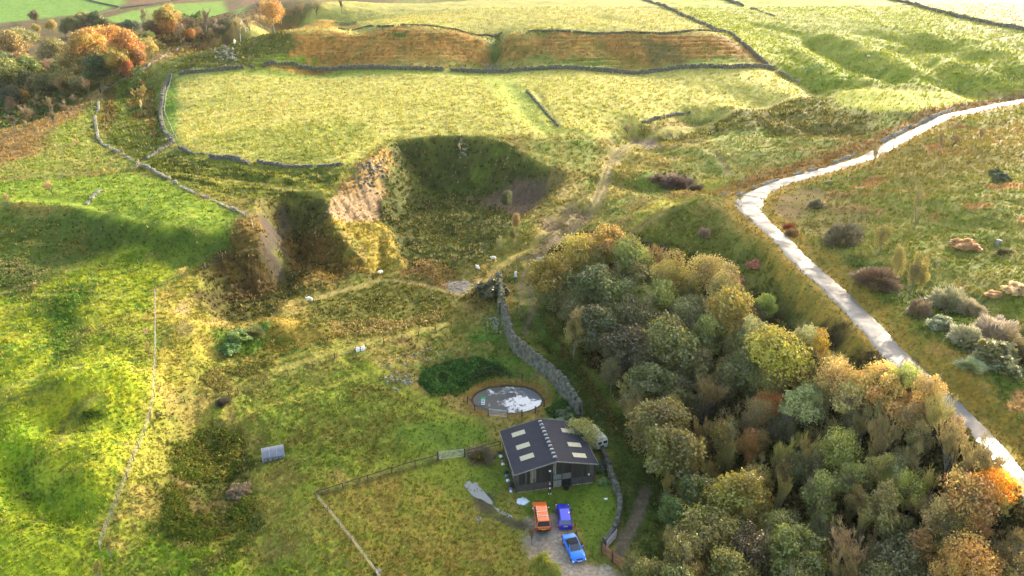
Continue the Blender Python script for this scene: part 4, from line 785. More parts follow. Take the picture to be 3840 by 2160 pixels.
# roof: two sloping leaves with thickness, fine ribs
ov = .28; b = MB(); th = .09
def rp(u, v, up=0.0):
    t = u/BW; z = EZ+(RZ-EZ)*(1-abs(t-.5)*2)+up; return (u, v, z)
for u0, u1 in ((-ov, BW/2), (BW/2, BW+ov)):
    A = [rp(u0,-ov), rp(u1,-ov), rp(u1,BD+ov), rp(u0,BD+ov)]; b.add([(x,y,z) for x,y,z in A]+[(x,y,z+th) for x,y,z in A], [(3,2,1,0),(4,5,6,7),(0,1,5,4),(1,2,6,5),(2,3,7,6),(3,0,4,7)])
roof = b.build('roof', M_ROOF, barn)
b = MB()
for k in range(11):
    v = .55+k*.86; b.add([rp(BW/2-.30,v,.16-.07+.0),rp(BW/2+.30,v,.16-.07),rp(BW/2+.30,v+.30,.10),rp(BW/2-.30,v+.30,.10),(BW/2-.22,v+.02,RZ+.26),(BW/2+.22,v+.02,RZ+.26),(BW/2+.22,v+.28,RZ+.22),(BW/2-.22,v+.28,RZ+.22)],[(3,2,1,0),(4,5,6,7),(0,1,5,4),(1,2,6,5),(2,3,7,6),(3,0,4,7)])
    b.build('ridge_vent', M_VENT, roof); b = MB()
for u0, u1, v in ((1.15,3.05,2.0),(1.15,3.05,4.55),(1.15,3.05,7.6),(8.35,10.25,.95),(8.35,10.25,3.45),(8.35,10.25,6.9)):
    A = [rp(u0,v,th+.004),rp(u1,v,th+.004),rp(u1,v+1.0,th+.004),rp(u0,v+1.0,th+.004)]; b = MB(); b.add(A+[(x,y,z+.03) for x,y,z in A], [(3,2,1,0),(4,5,6,7),(0,1,5,4),(1,2,6,5),(2,3,7,6),(3,0,4,7)]); b.build('skylight', M_SKY, roof)
for nm, pts in (('barge_board', [(-ov,-ov-.03),(BW/2,-ov-.03)]),('barge_board', [(BW/2,-ov-.03),(BW+ov,-ov-.03)]),('gutter', [(-ov-.05,-ov),(-ov-.05,BD+ov)]),('gutter', [(BW+ov+.05,-ov),(BW+ov+.05,BD+ov)]),('barge_board', [(-ov,BD+ov+.03),(BW/2,BD+ov+.03)]),('barge_board', [(BW/2,BD+ov+.03),(BW+ov,BD+ov+.03)])):
    b = MB(); p0 = rp(*pts[0], .03); p1 = rp(*pts[1], .03); b.bar(p0, p1, .05, .17); b.build(nm, M_TRIM, roof)
def bpt(u, v, z=0): return FL+ex*u+ey*v+Vector((0,0,z))
# ---- things round the barn
def tub():
    p = bpt(6.95,-.62); o = empty('water_tub', p, 0, 'round black tub standing before the dark barn doorway', 'tub'); b = MB(); R = [(.34,0),(.42,.45),(.44,.5),(.40,.5),(.36,.2)]
    b.loft([[(r*math.cos(a*math.pi/10), r*math.sin(a*math.pi/10), z) for a in range(20)] for r, z in R], True); b.build('tub', M_BLACK, o)
    b = MB(); b.tube((-.40,0,.42),(-.47,0,.3),.02); b.tube((.40,0,.42),(.47,0,.3),.02); b.build('handle', M_BLACK, o); return o
tub()
def sack(p, r, label, m, name='sack', cat='sack', flat=.75):
    b = MB(); rings = []
    for k in range(7):
        t = k/6; z = r*flat*(1-math.cos(math.pi*t))*.9; rr = r*max(.08, math.sin(math.pi*(.12+.85*t)))
        rings.append([(p[0]+rr*math.cos(a*math.pi/6)*(1+.25*math.sin(3*a+r*50)), p[1]+rr*math.sin(a*math.pi/6)*(1+.2*math.cos(2*a+r*31)), p[2]+z+.04*math.sin(a*2+k)) for a in range(12)])
    b.loft(rings); return tag(b.build(name, m, None, True), label, cat)
M_SACKW = simple('white_plastic', (.55,.57,.60), .5, var=.15, scale=5, bump=.3); M_SACKB = simple('blue_grey_plastic', (.12,.15,.20), .5, var=.3, bump=.3); M_SACKR = simple('faded_red_plastic', (.30,.15,.11), .6, var=.3); M_SACKD = simple('dark_tarpaulin', (.03,.035,.045), .5, var=.3)
for v, r, m, l in ((9.0,.26,M_SACKD,'small dark sack at the back end of the barn side wall'),(8.0,.28,M_SACKW,'crumpled white sack towards the back of the barn side wall'),(6.9,.24,M_SACKR,'faded red sack halfway along the barn side wall'),(6.2,.26,M_SACKW,'white sack beside the faded red one along the barn side wall'),
    (4.4,.30,M_SACKD,'dark tarpaulin bundle in the middle of the rubbish along the barn side'),(3.5,.28,M_SACKB,'blue grey sack nearest the middle of the barn side wall'),(2.5,.27,M_SACKW,'bright white bag near the front corner of the barn side'),(1.6,.34,M_SACKD,'largest dark bundle near the front left corner of the barn'),(.8,.26,M_SACKB,'blue grey sack beside the front left corner post of the barn'),(.3,.22,M_SACKW,'small white bag frontmost along the barn side wall')):
    p = bpt(-.48+random.uniform(-.12,.1), v); p.z = hz(p.x, p.y); sack(p, r, l, m)
p = P(1315, 1262)
b = MB(); rings = []
for k, (rr, z) in enumerate(((.70,.0),(.74,.06),(.58,.16),(.34,.22),(.08,.19))):
    rings.append([(p.x+rr*1.15*math.cos(a*math.pi/8)*(1+.16*math.sin(2*a+1)+.1*math.sin(5*a)), p.y+rr*1.05*math.sin(a*math.pi/8)*(1+.18*math.cos(3*a)), p.z+.02+z+.03*math.sin(3*a+k)) for a in range(16)])
b.loft(rings); tag(b.build('builders_bag', simple('pale_woven_bag', (.50,.56,.60), .6, var=.2, scale=4, bump=.5), None, True), 'crumpled pale bag lying on the grass in front of the barn', 'bag')
# caravan behind the barn
def caravan():
    c = Vector((12.45, 91.0, 0)); c.z = hz(c.x, c.y); o = empty('caravan', c, math.atan2(-1.5, 3.6)*-1+0, 'old mossy white caravan half hidden behind the barn', 'caravan'); o.rotation_euler.z = math.atan2(1.7, 3.7)
    mw = simple('mossy_white_shell', (.52,.50,.44), .6, var=.30, scale=1.6); b = MB(); rings = []
    for y, k in ((-2.05,.90),(-1.95,1.0),(1.75,1.0),(2.1,.84)):
        rings.append([(x*.95, y, .5+z*k) for x, z in ((-1,0),(1,0),(1.02,.8),(.98,1.45),(.8,1.72),(0,1.82),(-.8,1.72),(-.98,1.45),(-1.02,.8))])
    b.loft(rings); sh = b.build('shell', mw, o)
    mg = simple('dark_glass', (.03,.035,.04), .15, spec=.8)
    for x in (-.47,.47): b = MB(); b.box((x,-2.10,1.55),(.72,.06,.5)); w = b.build('window', mg, sh); b = MB(); [b.box((x+dx,-2.12,1.55+dz), s_) for dx, dz, s_ in ((-.38,0,(.06,.06,.6)),(.38,0,(.06,.06,.6)),(0,.28,(.8,.06,.06)),(0,-.28,(.8,.06,.06)))]; b.build('frame', M_WHITE, w)
    b = MB(); b.box((-1.0,.1,1.5),(.05,1.1,.5)); b.build('window', mg, sh)
    for x in (-.95,.95): b = MB(); b.tube((x-.1,0,.32),(x+.1,0,.32),.32,.32,14); b.build('wheel', M_BLACK, o)
    b = MB(); b.box((0,-2.15,.5),(1.9,.1,.14)); b.build('bumper', M_PANEL, o); b = MB(); b.bar((0,2.1,.5),(0,3.0,.45),.1,.1); b.build('tow_bar', M_PANEL, o)
caravan()
# slide standing in the pond
def slide():
    p = P(1216, 1018); p.z = PONDZ-.1; mgn = simple('green_plastic', (.03,.33,.12), .45, var=.1); o = empty('garden_slide', p, math.radians(-4), 'small green and white ladder slide standing in the pond', 'slide'); b = MB()
    for x in (-.30,.30): b.tube((x,.55,0),(x,.20,1.25),.06,.06,6); b.tube((x,.20,1.25),(x,.2,1.5),.06,.05,6)
    b.tube((-.3,.2,1.05),(.3,.2,1.05),.05,.05,6); b.build('side_rail', mgn, o); b = MB(); b.box((0,.12,.92),(.62,.35,.08)); b.build('platform', mgn, o)
    b = MB()
    for k in range(4): b.box((0,-.02-.15*k,.80-.22*k),(.52,.16,.07))
    b.build('step', M_WHITE, o); b = MB()
    for x in (-.27,.27): b.bar((x,.0,.9),(x,-.6,.05),.05,.08)
    b.build('stringer', M_WHITE, o)
slide()
# field shelter
def shelter():
    a = P(662, 1166); c = P(716, 1152); d = c-a; L = d.length; o = empty('field_shelter', a, math.atan2(d.y, d.x), 'low curved metal animal shelter with a hay rack, alone in the rough field', 'shelter'); b = MB(); R = 1.55; n = 14
    mt = simple('weathered_tin', (.17,.175,.21), .6, .2, var=.14, scale=2.0)
    prof = [(R*1.0*(1-math.cos(math.pi/2*k/n)) , 1.45*math.sin(math.pi/2*k/n)+.0) for k in range(n+1)]
    pr = [(0.0,.0),(0.0,.35)]+[(.55+R*.95*(k/n)-.55*math.cos(math.pi/2*k/n) if False else R*(k/n)**1.2, .35+1.15*math.sin(math.pi/2*(k/n)**.8)) for k in range(1, n+1)]
    pr2 = [(y, z) for y, z in pr]; rings = []
    out = pr2; inn = [(y+.04, z-.05) for y, z in reversed(pr2)]
    for x in np.linspace(0, L, 9): rings.append([(x, y+.0, z) for y, z in out]+[(x, y, max(z, 0)) for y, z in inn])
    b.loft(rings); b.build('roof', mt, o)
    b = MB()
    for x in np.linspace(0, L, 4): b.loft([[(xx, y-.02, z+.02) for y, z in out]+[(xx, y+.03, z-.02) for y, z in reversed(out)] for xx in (x-.03, x+.03)])
    b.build('seam', M_GALV, o); b = MB()
    for x in (0, L): b.add([(x, y, z) for y, z in out]+[(x, R, 0)], [tuple(range(len(out)+1))])
    b.add([(0,R,0),(L,R,0),(L,R,1.5),(0,R,1.5)], [(0,1,2,3)]); b.build('end_wall', mt, o)
    b = MB(); b.tube((.2,-.12,.08),(L-.35,-.12,.08),.05,.05,6); b.tube((.2,-.14,.75),(L-.35,-.14,.75),.05,.05,6); n = 7
    for k in range(n+1): x = .2+(L-.55)*k/n; b.tube((x,-.13,.08),(x+(.2 if k % 2 else -.2)*(0 if k in (0,n) else 1),-.13,.75),.04,.04,5)
    b.build('hay_rack', M_PANEL, o)
shelter()
def trough():
    a = P(895, 884); c = P(918, 879); d = c-a; L = d.length; o = empty('water_trough', a, math.atan2(d.y, d.x), 'white trough by the fence on the rough slope above the brambles', 'trough'); b = MB(); b.box((L/2,0,.3),(L,.75,.5),taper=1.06); b.build('tub', M_WHITE, o); b = MB(); b.box((L/2,0,.565),(L*.92,.6,.02)); b.build('lining', M_VENT, o)
    b = MB(); b.tube((L*.45,-.45,0),(L*.45,-.45,1.1),.07,.07,6); b.build('post', M_WOODD, o)
trough()
def standing_slab():
    p = P(1297, 697); b = MB(); b.box((p.x,p.y,p.z+.6),(.55,.22,1.3),.1,.85,.04); tag(b.build('standing_stone', M_WHITE), 'upright white slab on the bank above the retaining wall', 'stone')
standing_slab()
p = P(1524,1256); b = MB(); b.box((p.x,p.y,p.z+.08),(.5,.22,.16),.1,.9,.01); tag(b.build('salt_block', M_WHITE), 'small white block on the grass inside the curved wall', 'block')
# ------------------------------------------------------------------ cars
M_GLASS = simple('car_glass', (.035,.038,.045), .08, spec=.9, var=.1); M_TYRE = simple('tyre', (.02,.02,.02), .8); M_RIM = simple('alloy', (.45,.46,.48), .3, .8, var=.05); M_RED = simple('red_lens', (.35,.015,.02), .25, var=.1); M_LAMP = simple('clear_lens', (.7,.72,.75), .15, var=.05, spec=.8)
M_YEL = simple('yellow_plate', (.62,.45,.04), .5, var=.05); M_WPL = simple('white_plate', (.7,.7,.66), .5, var=.05); M_CHR = simple('chrome', (.6,.6,.62), .2, .9, var=.05)
def paint(name, c): return simple(name, c, .30, .25, var=.04, scale=.6, spec=.5, coat=.45)
def car(name, loc, rz, label, pm, st, gh, roofm, L, wheel_r, wy, hw, rear_plate, front_plate, extras):
    o = empty(name, loc, rz, label, 'car'); b = MB(); rings = []
    for y, w, z0, z1 in st:
        rings.append([(s*w*kx, y, z0+(z1-z0)*kz) for s, kx, kz in ((-1,.86,0),(1,.86,0),(1,.97,.22),(1,1.0,.5),(1,.985,.78),(1,.90,.95),(1,.62,1.0),(-1,.62,1.0),(-1,.90,.95),(-1,.985,.78),(-1,1.0,.5),(-1,.97,.22))])
    b.loft(rings); body = b.build('body', pm, o, True)
    try:
        me = body.data; me.set_sharp_from_angle(angle=math.radians(38))
    except Exception: pass
    # greenhouse: (y0 rear bottom, y1 rear top, y2 front top, y3 front bottom, zb, zt, wb, wt)
    y0,y1,y2,y3,zb,zt,wb,wt = gh; b = MB()
    q = lambda y, w, z: [(-w,y,z),(w,y,z)]
    ring0 = [(-wb,y0,zb),(-wb*.8,y0-.04,zb),(wb*.8,y0-.04,zb),(wb,y0,zb),(wb,y3,zb),(wb*.75,y3+.12,zb),(-wb*.75,y3+.12,zb),(-wb,y3,zb)]
    ring1 = [(-wt,y1,zt),(-wt*.8,y1-.03,zt),(wt*.8,y1-.03,zt),(wt,y1,zt),(wt,y2,zt),(wt*.75,y2+.06,zt),(-wt*.75,y2+.06,zt),(-wt,y2,zt)]
    b.loft([ring0, ring1]); b.build('window_glass', M_GLASS, o)
    b = MB(); e = .035
    for (a, c) in ((0,0),(3,3),(4,4),(7,7)): b.bar(Vector(ring0[a])+Vector((0,0,-.02)), Vector(ring1[a]), .09, .07)
    for yy in extras.get('pillars', []):
        t_ = (yy-y0)/(y3-y0); yt = y1+(y2-y1)*t_
        for s in (-1,1): b.bar((s*(wb+.01),yy,zb),(s*(wt+.01),yt,zt),.09,.05)
    b.build('pillar', pm, o)
    b = MB(); mid = [(x*.985, y, z+.075) for x, y, z in ring1]; top = [(x*.80, y*.0+(y1+y2)/2+(y-(y1+y2)/2)*.86, z+.105) for x, y, z in ring1]
    b.loft([[(x*1.02,y,z-.01) for x, y, z in ring1], mid, top]); b.build('roof_panel', roofm, o, False)
    for s in (-1,1):
        for y in wy:
            b = MB(); b.tube((s*(hw-.20),y,wheel_r),(s*(hw+.015),y,wheel_r),wheel_r,wheel_r,18); w = b.build('tyre', M_TYRE, o); b = MB(); b.tube((s*(hw-.02),y,wheel_r),(s*(hw+.03),y,wheel_r),wheel_r*.64,wheel_r*.58,12); b.build('rim', M_RIM, w)
            b = MB(); n = 9
            for k in range(n): a0 = math.pi*(k)/n; a1 = math.pi*(k+1)/n; rr = wheel_r+.06; b.bar((s*(hw+.0),y+rr*math.cos(a0),wheel_r+rr*math.sin(a0)),(s*(hw+.0),y+rr*math.cos(a1),wheel_r+rr*math.sin(a1)),.05,.05)
            b.build('wheel_arch', extras.get('arch', pm), o)
        b = MB(); b.box((s*(hw+.10),y3-.35,zb+.06),(.2,.13,.13),0,.85); b.build('mirror', extras.get('mirror', pm), o)
        b = MB(); b.box((s*hw*.78,st[-1][0]-.10,st[-1][3]-.08),(.34,.28,.12),0,.8); b.build('headlight', M_LAMP, o)
        b = MB(); b.box((s*hw*.88,st[0][0]+.02,st[0][3]-extras.get('tail_dz',.18)),(extras.get('tail_w',.18),.12,extras.get('tail_h',.28)),0,.95); b.build('tail_light', M_RED, o)
    b = MB(); b.box((0,st[0][0]-.03,rear_plate),(.52,.03,.13)); b.build('number_plate', M_YEL, o)
    b = MB(); b.box((0,st[-1][0]+.03,front_plate),(.52,.03,.12)); b.build('number_plate', M_WPL, o)
    b = MB(); b.box((0,st[0][0]+.02,st[0][2]+.12),(hw*1.8,.16,.18),0,.96); b.build('rear_bumper', extras.get('bump', pm), o)
    b = MB(); b.box((0,st[-1][0]-.03,st[-1][2]+.14),(hw*1.6,.14,.2),0,.96); b.build('front_bumper', extras.get('bump', pm), o)
    b = MB(); b.box((0,st[-1][0]+.0,st[-1][2]+.36),(hw*.9,.06,.14)); b.build('grille', M_BLACK, o)
    return o
OR = paint('orange_paint', (.60,.125,.022)); DB = paint('deep_blue_paint', (.012,.022,.42)); LB = paint('bright_blue_paint', (.015,.17,.75))
def place(a, rz): return (a[0], a[1], hz(a[0], a[1])+.01), rz
loc, rz = place((3.80,74.35), math.radians(4.5))
pk = car('pickup_truck', loc, rz, 'orange double cab pickup with a matching canopy parked left of the dark blue car', OR,
    [(-2.55,.84,.45,1.02),(-2.48,.92,.40,1.10),(-1.6,.93,.36,1.12),(0,.93,.36,1.10),(.9,.93,.36,1.10),(1.35,.93,.36,1.08),(2.1,.92,.38,1.02),(2.45,.85,.42,.92),(2.56,.72,.46,.78)],
    (-2.40,-2.22,.55,1.25,1.08,1.72,.84,.70), OR, 5.1, .38, (-1.55,1.62), .92, .72, .55, dict(pillars=[-.95,.25], arch=OR, mirror=M_CHR, bump=M_BLACK, tail_h=.35))
b = MB(); b.bar((-.70,-.98,1.80),(.70,-.98,1.80),.05,.05); b.bar((-.62,-.55,1.86),(.62,-.55,1.86),.07,.05); b.bar((-.62,-1.45,1.86),(.62,-1.45,1.86),.07,.05)
for s in (-1,1): b.bar((s*.66,-1.95,1.84),(s*.66,-.4,1.84),.05,.05); b.bar((s*.62,-.2,1.84),(s*.60,.5,1.84),.04,.04)
b.build('roof_rail', simple('silver_rail', (.62,.42,.32), .35, .4), pk); b = MB(); b.box((0,-2.585,.95),(.12,.02,.10)); b.build('badge', M_CHR, pk); b = MB(); b.box((0,-2.42,1.40),(1.25,.05,.40)); b.build('rear_window', M_GLASS, pk)
loc, rz = place((6.72,74.3), math.radians(2.0))
sv = car('hatchback_suv', loc, rz, 'dark blue five door car parked on the right of the orange pickup', DB,
    [(-2.15,.80,.36,.98),(-2.08,.90,.30,1.05),(-1.3,.92,.26,1.06),(0,.92,.25,1.04),(.8,.92,.25,1.02),(1.2,.92,.25,1.0),(1.75,.88,.28,.93),(2.08,.76,.32,.82),(2.16,.62,.36,.70)],
    (-2.02,-1.70,.30,1.12,1.0,1.52,.83,.68), DB, 4.3, .34, (-1.32,1.34), .91, .86, .5, dict(pillars=[-1.1,-.15], bump=DB))
b = MB()
for s in (-1,1): b.bar((s*.66,-1.6,1.62),(s*.62,.2,1.62),.04,.04)
b.build('roof_rail', M_BLACK, sv); b = MB(); b.box((0,-1.80,1.62),(1.25,.32,.05)); b.build('spoiler', DB, sv); b = MB(); b.box((.55,-.5,1.635),(.14,.2,.03)); b.build('sticker', M_WHITE, sv)
loc, rz = place((7.55,68.9), math.radians(180+15.0))
cv = car('convertible', loc, rz, 'bright blue sports car with a black fabric roof at the yard mouth', LB,
    [(-2.15,.60,.34,.72),(-2.05,.80,.30,.84),(-1.5,.91,.24,.92),(-.8,.91,.22,.90),(0,.89,.22,.88),(.7,.90,.22,.88),(1.3,.92,.22,.85),(1.8,.88,.24,.76),(2.08,.76,.28,.64),(2.18,.58,.32,.52)],
    (-1.35,-.75,.10,.85,.86,1.24,.76,.60), simple('black_soft_top', (.018,.02,.022), .9, var=.2), 4.3, .34, (-1.28,1.32), .90, .5, .42, dict(tail_dz=.12, tail_h=.12, tail_w=.3))
# ------------------------------------------------------------------ person and sheep: one skinned surface each
def skin(name, joints, edges, m, level=2, root=0):
    me = bpy.data.meshes.new(name); me.from_pydata([j[:3] for j in joints], edges, []); me.update(); o = bpy.data.objects.new(name, me); COL.objects.link(o)
    md = o.modifiers.new('s', 'SKIN'); md.use_smooth_shade = True
    for i, j in enumerate(joints): r = j[3]; me.skin_vertices[0].data[i].radius = (r, j[4] if len(j) > 4 else r)
    me.skin_vertices[0].data[root].use_root = True
    o.modifiers.new('d', 'SUBSURF').levels = level; o.modifiers['d'].render_levels = level
    dg = bpy.context.evaluated_depsgraph_get(); dg.update(); nm = bpy.data.meshes.new_from_object(o.evaluated_get(dg)); bpy.data.objects.remove(o)
    nm.name = name; nm.materials.clear(); nm.materials.append(m); return nm
M_SKIN = simple('skin', (.50,.30,.22), .6, var=.08); M_CLOTH = simple('dark_clothing', (.022,.026,.036), .9, var=.3, scale=8); M_TROU = simple('dark_trousers', (.018,.018,.022), .9, var=.3); M_HAIR = simple('fair_hair', (.24,.19,.13), .8)
def person():
    p = P(1382.5, 1241); o = empty('person', p, math.radians(8), 'person in dark clothes standing by the barn door holding something pale', 'person')
    J = [(0,0,.95,.16,.11),(0,0,1.12,.15,.10),(0,0,1.32,.18,.11),(0,0,1.46,.12,.09),(0,-.01,1.53,.055),(0,-.02,1.60,.085,.10),(0,-.02,1.70,.082,.10),(0,-.01,1.76,.05),
         (-.18,0,1.43,.065),(-.25,-.02,1.20,.05),(-.20,-.20,1.10,.04),(-.08,-.28,1.14,.028),(.18,0,1.43,.065),(.25,-.02,1.20,.05),(.20,-.20,1.08,.04),(.08,-.28,1.12,.028),
         (-.10,0,.88,.095),(-.12,-.02,.50,.065),(-.13,.02,.10,.045),(-.13,-.13,.04,.04),(.10,0,.88,.095),(.13,-.03,.50,.065),(.15,.0,.10,.045),(.16,-.14,.04,.04)]
    E = [(0,1),(1,2),(2,3),(3,4),(4,5),(5,6),(6,7),(3,8),(8,9),(9,10),(10,11),(3,12),(12,13),(13,14),(14,15),(0,16),(16,17),(17,18),(18,19),(0,20),(20,21),(21,22),(22,23)]
    for wr, sx in ((11,1),(15,-1)):
        x, y, z = J[wr][:3]; pv = (x+sx*.035, y-.035, z+.005)
        J.append((*pv, .026)); pi = len(J)-1; E.append((wr, pi))
        for k, ln in enumerate((.045,.05,.048,.038)):
            a = len(J); J.append((pv[0]+sx*.03, pv[1]-.01, pv[2]+.025-.018*k, .009)); J.append((pv[0]+sx*(.03+ln*.7), pv[1]+.012, pv[2]+.024-.018*k, .008)); E += [(pi, a), (a, a+1)]
        a = len(J); J.append((pv[0]+sx*.0, pv[1]-.03, pv[2]+.035, .010)); E.append((pi, a))
    me = skin('body', J, E, M_SKIN, 2); me.materials.append(M_CLOTH); me.materials.append(M_TROU)
    for f in me.polygons:
        c = f.center; hand = c.y < -.24 and c.z > .9
        if c.z > .92 and c.z < 1.50 and not hand: f.material_index = 1
        elif c.z <= .92: f.material_index = 2
    link('body', me, o)
    b = MB(); rings = []
    for z, r in ((1.60,.100),(1.68,.112),(1.76,.105),(1.81,.07),(1.83,.02)): rings.append([(r*math.cos(a*math.pi/6), .02+r*1.1*math.sin(a*math.pi/6)*(1 if math.sin(a*math.pi/6) > 0 or z > 1.73 else .35), z) for a in range(12)])
    b.loft(rings); b.build('hair', M_HAIR, o, True)
    b = MB(); b.box((0,-.125,1.66),(.03,.04,.05),0,.6); b.box((0,-.115,1.60),(.06,.02,.012)); b.build('nose_and_mouth', M_SKIN, o)
    b = MB(); [b.box((s*.035,-.115,1.695),(.025,.012,.014)) for s in (-1,1)]; b.build('eye', M_BLACK, o)
    b = MB(); [b.box((s*.145,-.08,.045),(.11,.30,.09),0,.8) for s in (-1,1)]; b.build('shoe', M_WHITE, o)
    b = MB(); b.box((0,0,0),(.17,.03,.24)); h = b.build('paper_sheet', M_WHITE); h.location = p+Vector((0,-.33,1.13)); tag(h, 'pale sheet held in the hands of the person by the barn', 'paper')
person()
M_WOOL = simple('dirty_wool', (.60,.57,.50), .95, var=.15, scale=9, bump=.6); M_FACE = simple('dark_face', (.06,.05,.045), .8)
def make_sheep():
    J = [(0,0,.62,.24,.24),(0,.28,.64,.23,.24),(0,-.28,.63,.24,.24),(0,.46,.66,.16),(0,-.48,.62,.12),(0,.60,.76,.09),(0,.70,.86,.075),(0,.84,.80,.045)]
    E = [(0,1),(0,2),(1,3),(2,4),(3,5),(5,6),(6,7)]
    for x in (-.13,.13):
        for y, q in ((.30,1),(-.32,2)):
            a = len(J); hk = .05 if y > 0 else -.08; J += [(x,y,.42,.075),(x,y+hk*.6,.24,.035),(x,y,.03,.03)]; E += [(q,a),(a,a+1),(a+1,a+2)]
    me = skin('fleece', J, E, M_WOOL, 2); me.materials.append(M_FACE)
    for f in me.polygons:
        if f.center.y > .66 or f.center.z < .30: f.material_index = 1
    return me
SHEEP = make_sheep(); eb = MB(); [eb.add([(s*.05,.68,.90),(s*.17,.66,.88),(s*.08,.72,.86)], [(0,1,2)]) for s in (-1,1)]
for px, py, rz, lb in ((958,692,2.4,'white sheep at the foot of the bright spur between the quarry bowls'),(1202,680,.6,'white sheep grazing left of the old wall near the quarry path'),(1242,656,1.6,'white sheep highest up the slope beside the track'),(780,760,1.5,'white sheep at the left end of the pale footpath in the quarry'),(2185,145,1.2,'lone pale sheep far up on the moor at the upper right')):
    p = P(px, py); o = empty('sheep', p, rz, lb, 'sheep', 'sheep grazing about the quarry and moor'); link('body', SHEEP, o); k = 1.25; o.scale = (k,k,k); link('ear', eb.build('tmp', M_FACE).data if 'EAR' not in globals() else EAR, o); EAR = o.children[-1].data
for t_ in [x for x in bpy.data.objects if x.name.startswith('tmp')]: bpy.data.objects.remove(t_)
# ------------------------------------------------------------------ foliage
def leaf_material(name, trans=.5, lo=.55, hi=1.45):
    m, nt, b = mat(name); L = nt.links; oi = N(nt, 'ShaderNodeObjectInfo'); at = N(nt, 'ShaderNodeAttribute', attribute_name='Col')
    sx = N(nt, 'ShaderNodeSeparateColor'); L.new(at.outputs['Color'], sx.inputs[0])
    r = N(nt, 'ShaderNodeMapRange'); r.inputs[3].default_value = lo; r.inputs[4].default_value = hi; L.new(sx.outputs[0], r.inputs[0])
    vm = N(nt, 'ShaderNodeVectorMath', operation='SCALE'); L.new(oi.outputs['Color'], vm.inputs[0]); L.new(r.outputs[0], vm.inputs['Scale'])
    hs = N(nt, 'ShaderNodeHueSaturation'); h = N(nt, 'ShaderNodeMapRange'); h.inputs[3].default_value = .472; h.inputs[4].default_value = .525; L.new(sx.outputs[1], h.inputs[0]); L.new(h.outputs[0], hs.inputs['Hue']); L.new(vm.outputs[0], hs.inputs['Color'])
    df = N(nt, 'ShaderNodeBsdfDiffuse'); tr = N(nt, 'ShaderNodeBsdfTranslucent'); gl = N(nt, 'ShaderNodeBsdfGlossy', Roughness=.45); gl.inputs['Color'].default_value = (.5,.5,.5,1)
    for n_ in (df, tr): L.new(hs.outputs[0], n_.inputs['Color'])
    mx = N(nt, 'ShaderNodeMixShader'); mx.inputs[0].default_value = trans; L.new(df.outputs[0], mx.inputs[1]); L.new(tr.outputs[0], mx.inputs[2])
    m2 = N(nt, 'ShaderNodeMixShader'); m2.inputs[0].default_value = .11; L.new(mx.outputs[0], m2.inputs[1]); L.new(gl.outputs[0], m2.inputs[2])
    out = [n_ for n_ in nt.nodes if n_.type == 'OUTPUT_MATERIAL'][0]; L.new(m2.outputs[0], out.inputs[0]); nt.nodes.remove(b); return m
M_LEAF = leaf_material('leaves'); M_TWIG = leaf_material('twigs', .25, .7, 1.3); M_BARK = simple('bark', (.075,.062,.05), .9, var=.4, scale=3); M_PBARK = simple('pale_bark', (.16,.145,.12), .85, var=.4, scale=3)
def quads_at(Pc, Nn, S, r, asp=1.0):
    """square-ish leaf clumps: centres, normals, sizes -> vertices"""
    n = len(Pc); a = r.normal(size=(n,3)); t = np.cross(Nn, a); t /= np.linalg.norm(t, axis=1)[:,None]+1e-9; bt = np.cross(Nn, t)
    t = t*S[:,None]*.5; bt = bt*S[:,None]*.5*asp
    return np.stack([Pc-t-bt, Pc+t-bt*.7, Pc+t*.8+bt, Pc-t*.9+bt*.8], 1).reshape(-1,3)
def crown_mesh(seed, n=5200, H=1.0, Wd=.42, lobes=18, leaf=.034, base=.28, fill=.85, shape=1.0, airy=0.0):
    """unit tree (height 1): leaves spread through lobes; returns mesh + lobe centres"""
    r = np.random.default_rng(seed); C = []
    while len(C) < lobes:
        u = r.uniform(-1,1,3); 
        if np.linalg.norm(u) > 1: continue
        zc = base+(1-base)*(.5+.40*u[2]); k = (1-abs(u[2])**2.2*.5)*(1 if shape == 1 else (1.15-(zc-base)/(1-base)*shape))
        c = np.array([u[0]*Wd*.74*k, u[1]*Wd*.74*k, zc*.98-.03])
        if all(np.linalg.norm(c-q) > Wd*.30 for q in C) or r.random() < .15: C.append(c)
    C = np.array(C); R = Wd*r.uniform(.17,.42,lobes); hue = r.random(lobes); br = r.uniform(.25,.75,lobes)
    w = R**2; li = r.choice(lobes, n, p=w/w.sum()); d = r.normal(size=(n,3)); d[:,2] += .35; d /= np.linalg.norm(d,axis=1)[:,None]
    rad = R[li]*(1-np.abs(r.normal(0,.22,n))*1.0)*(1+.25*np.sin(d[:,0]*7+li)*np.cos(d[:,1]*6+li*2)); rad *= np.where(r.random(n) < airy, r.uniform(.9,1.35,n), 1)
    Pc = C[li]+d*rad[:,None]*np.array([1,1,.85]); keep = (r.random(n) < fill) & (Pc[:,2] > base*.55); Pc = Pc[keep]; d = d[keep]; li = li[keep]; m = len(Pc)
    Nn = d*.7+r.normal(size=(m,3))*.6; Nn /= np.linalg.norm(Nn,axis=1)[:,None]; S = leaf*r.uniform(.6,1.5,m)
    V = quads_at(Pc, Nn, S, r); col = np.column_stack([np.clip(br[li]+r.normal(0,.22,m),0,1), np.clip(hue[li]*.6+.2+r.normal(0,.15,m),0,1), np.zeros(m)])
    return np_mesh('crown', V, quads=np.arange(4*m).reshape(-1,4), col=np.repeat(col,4,0)), C
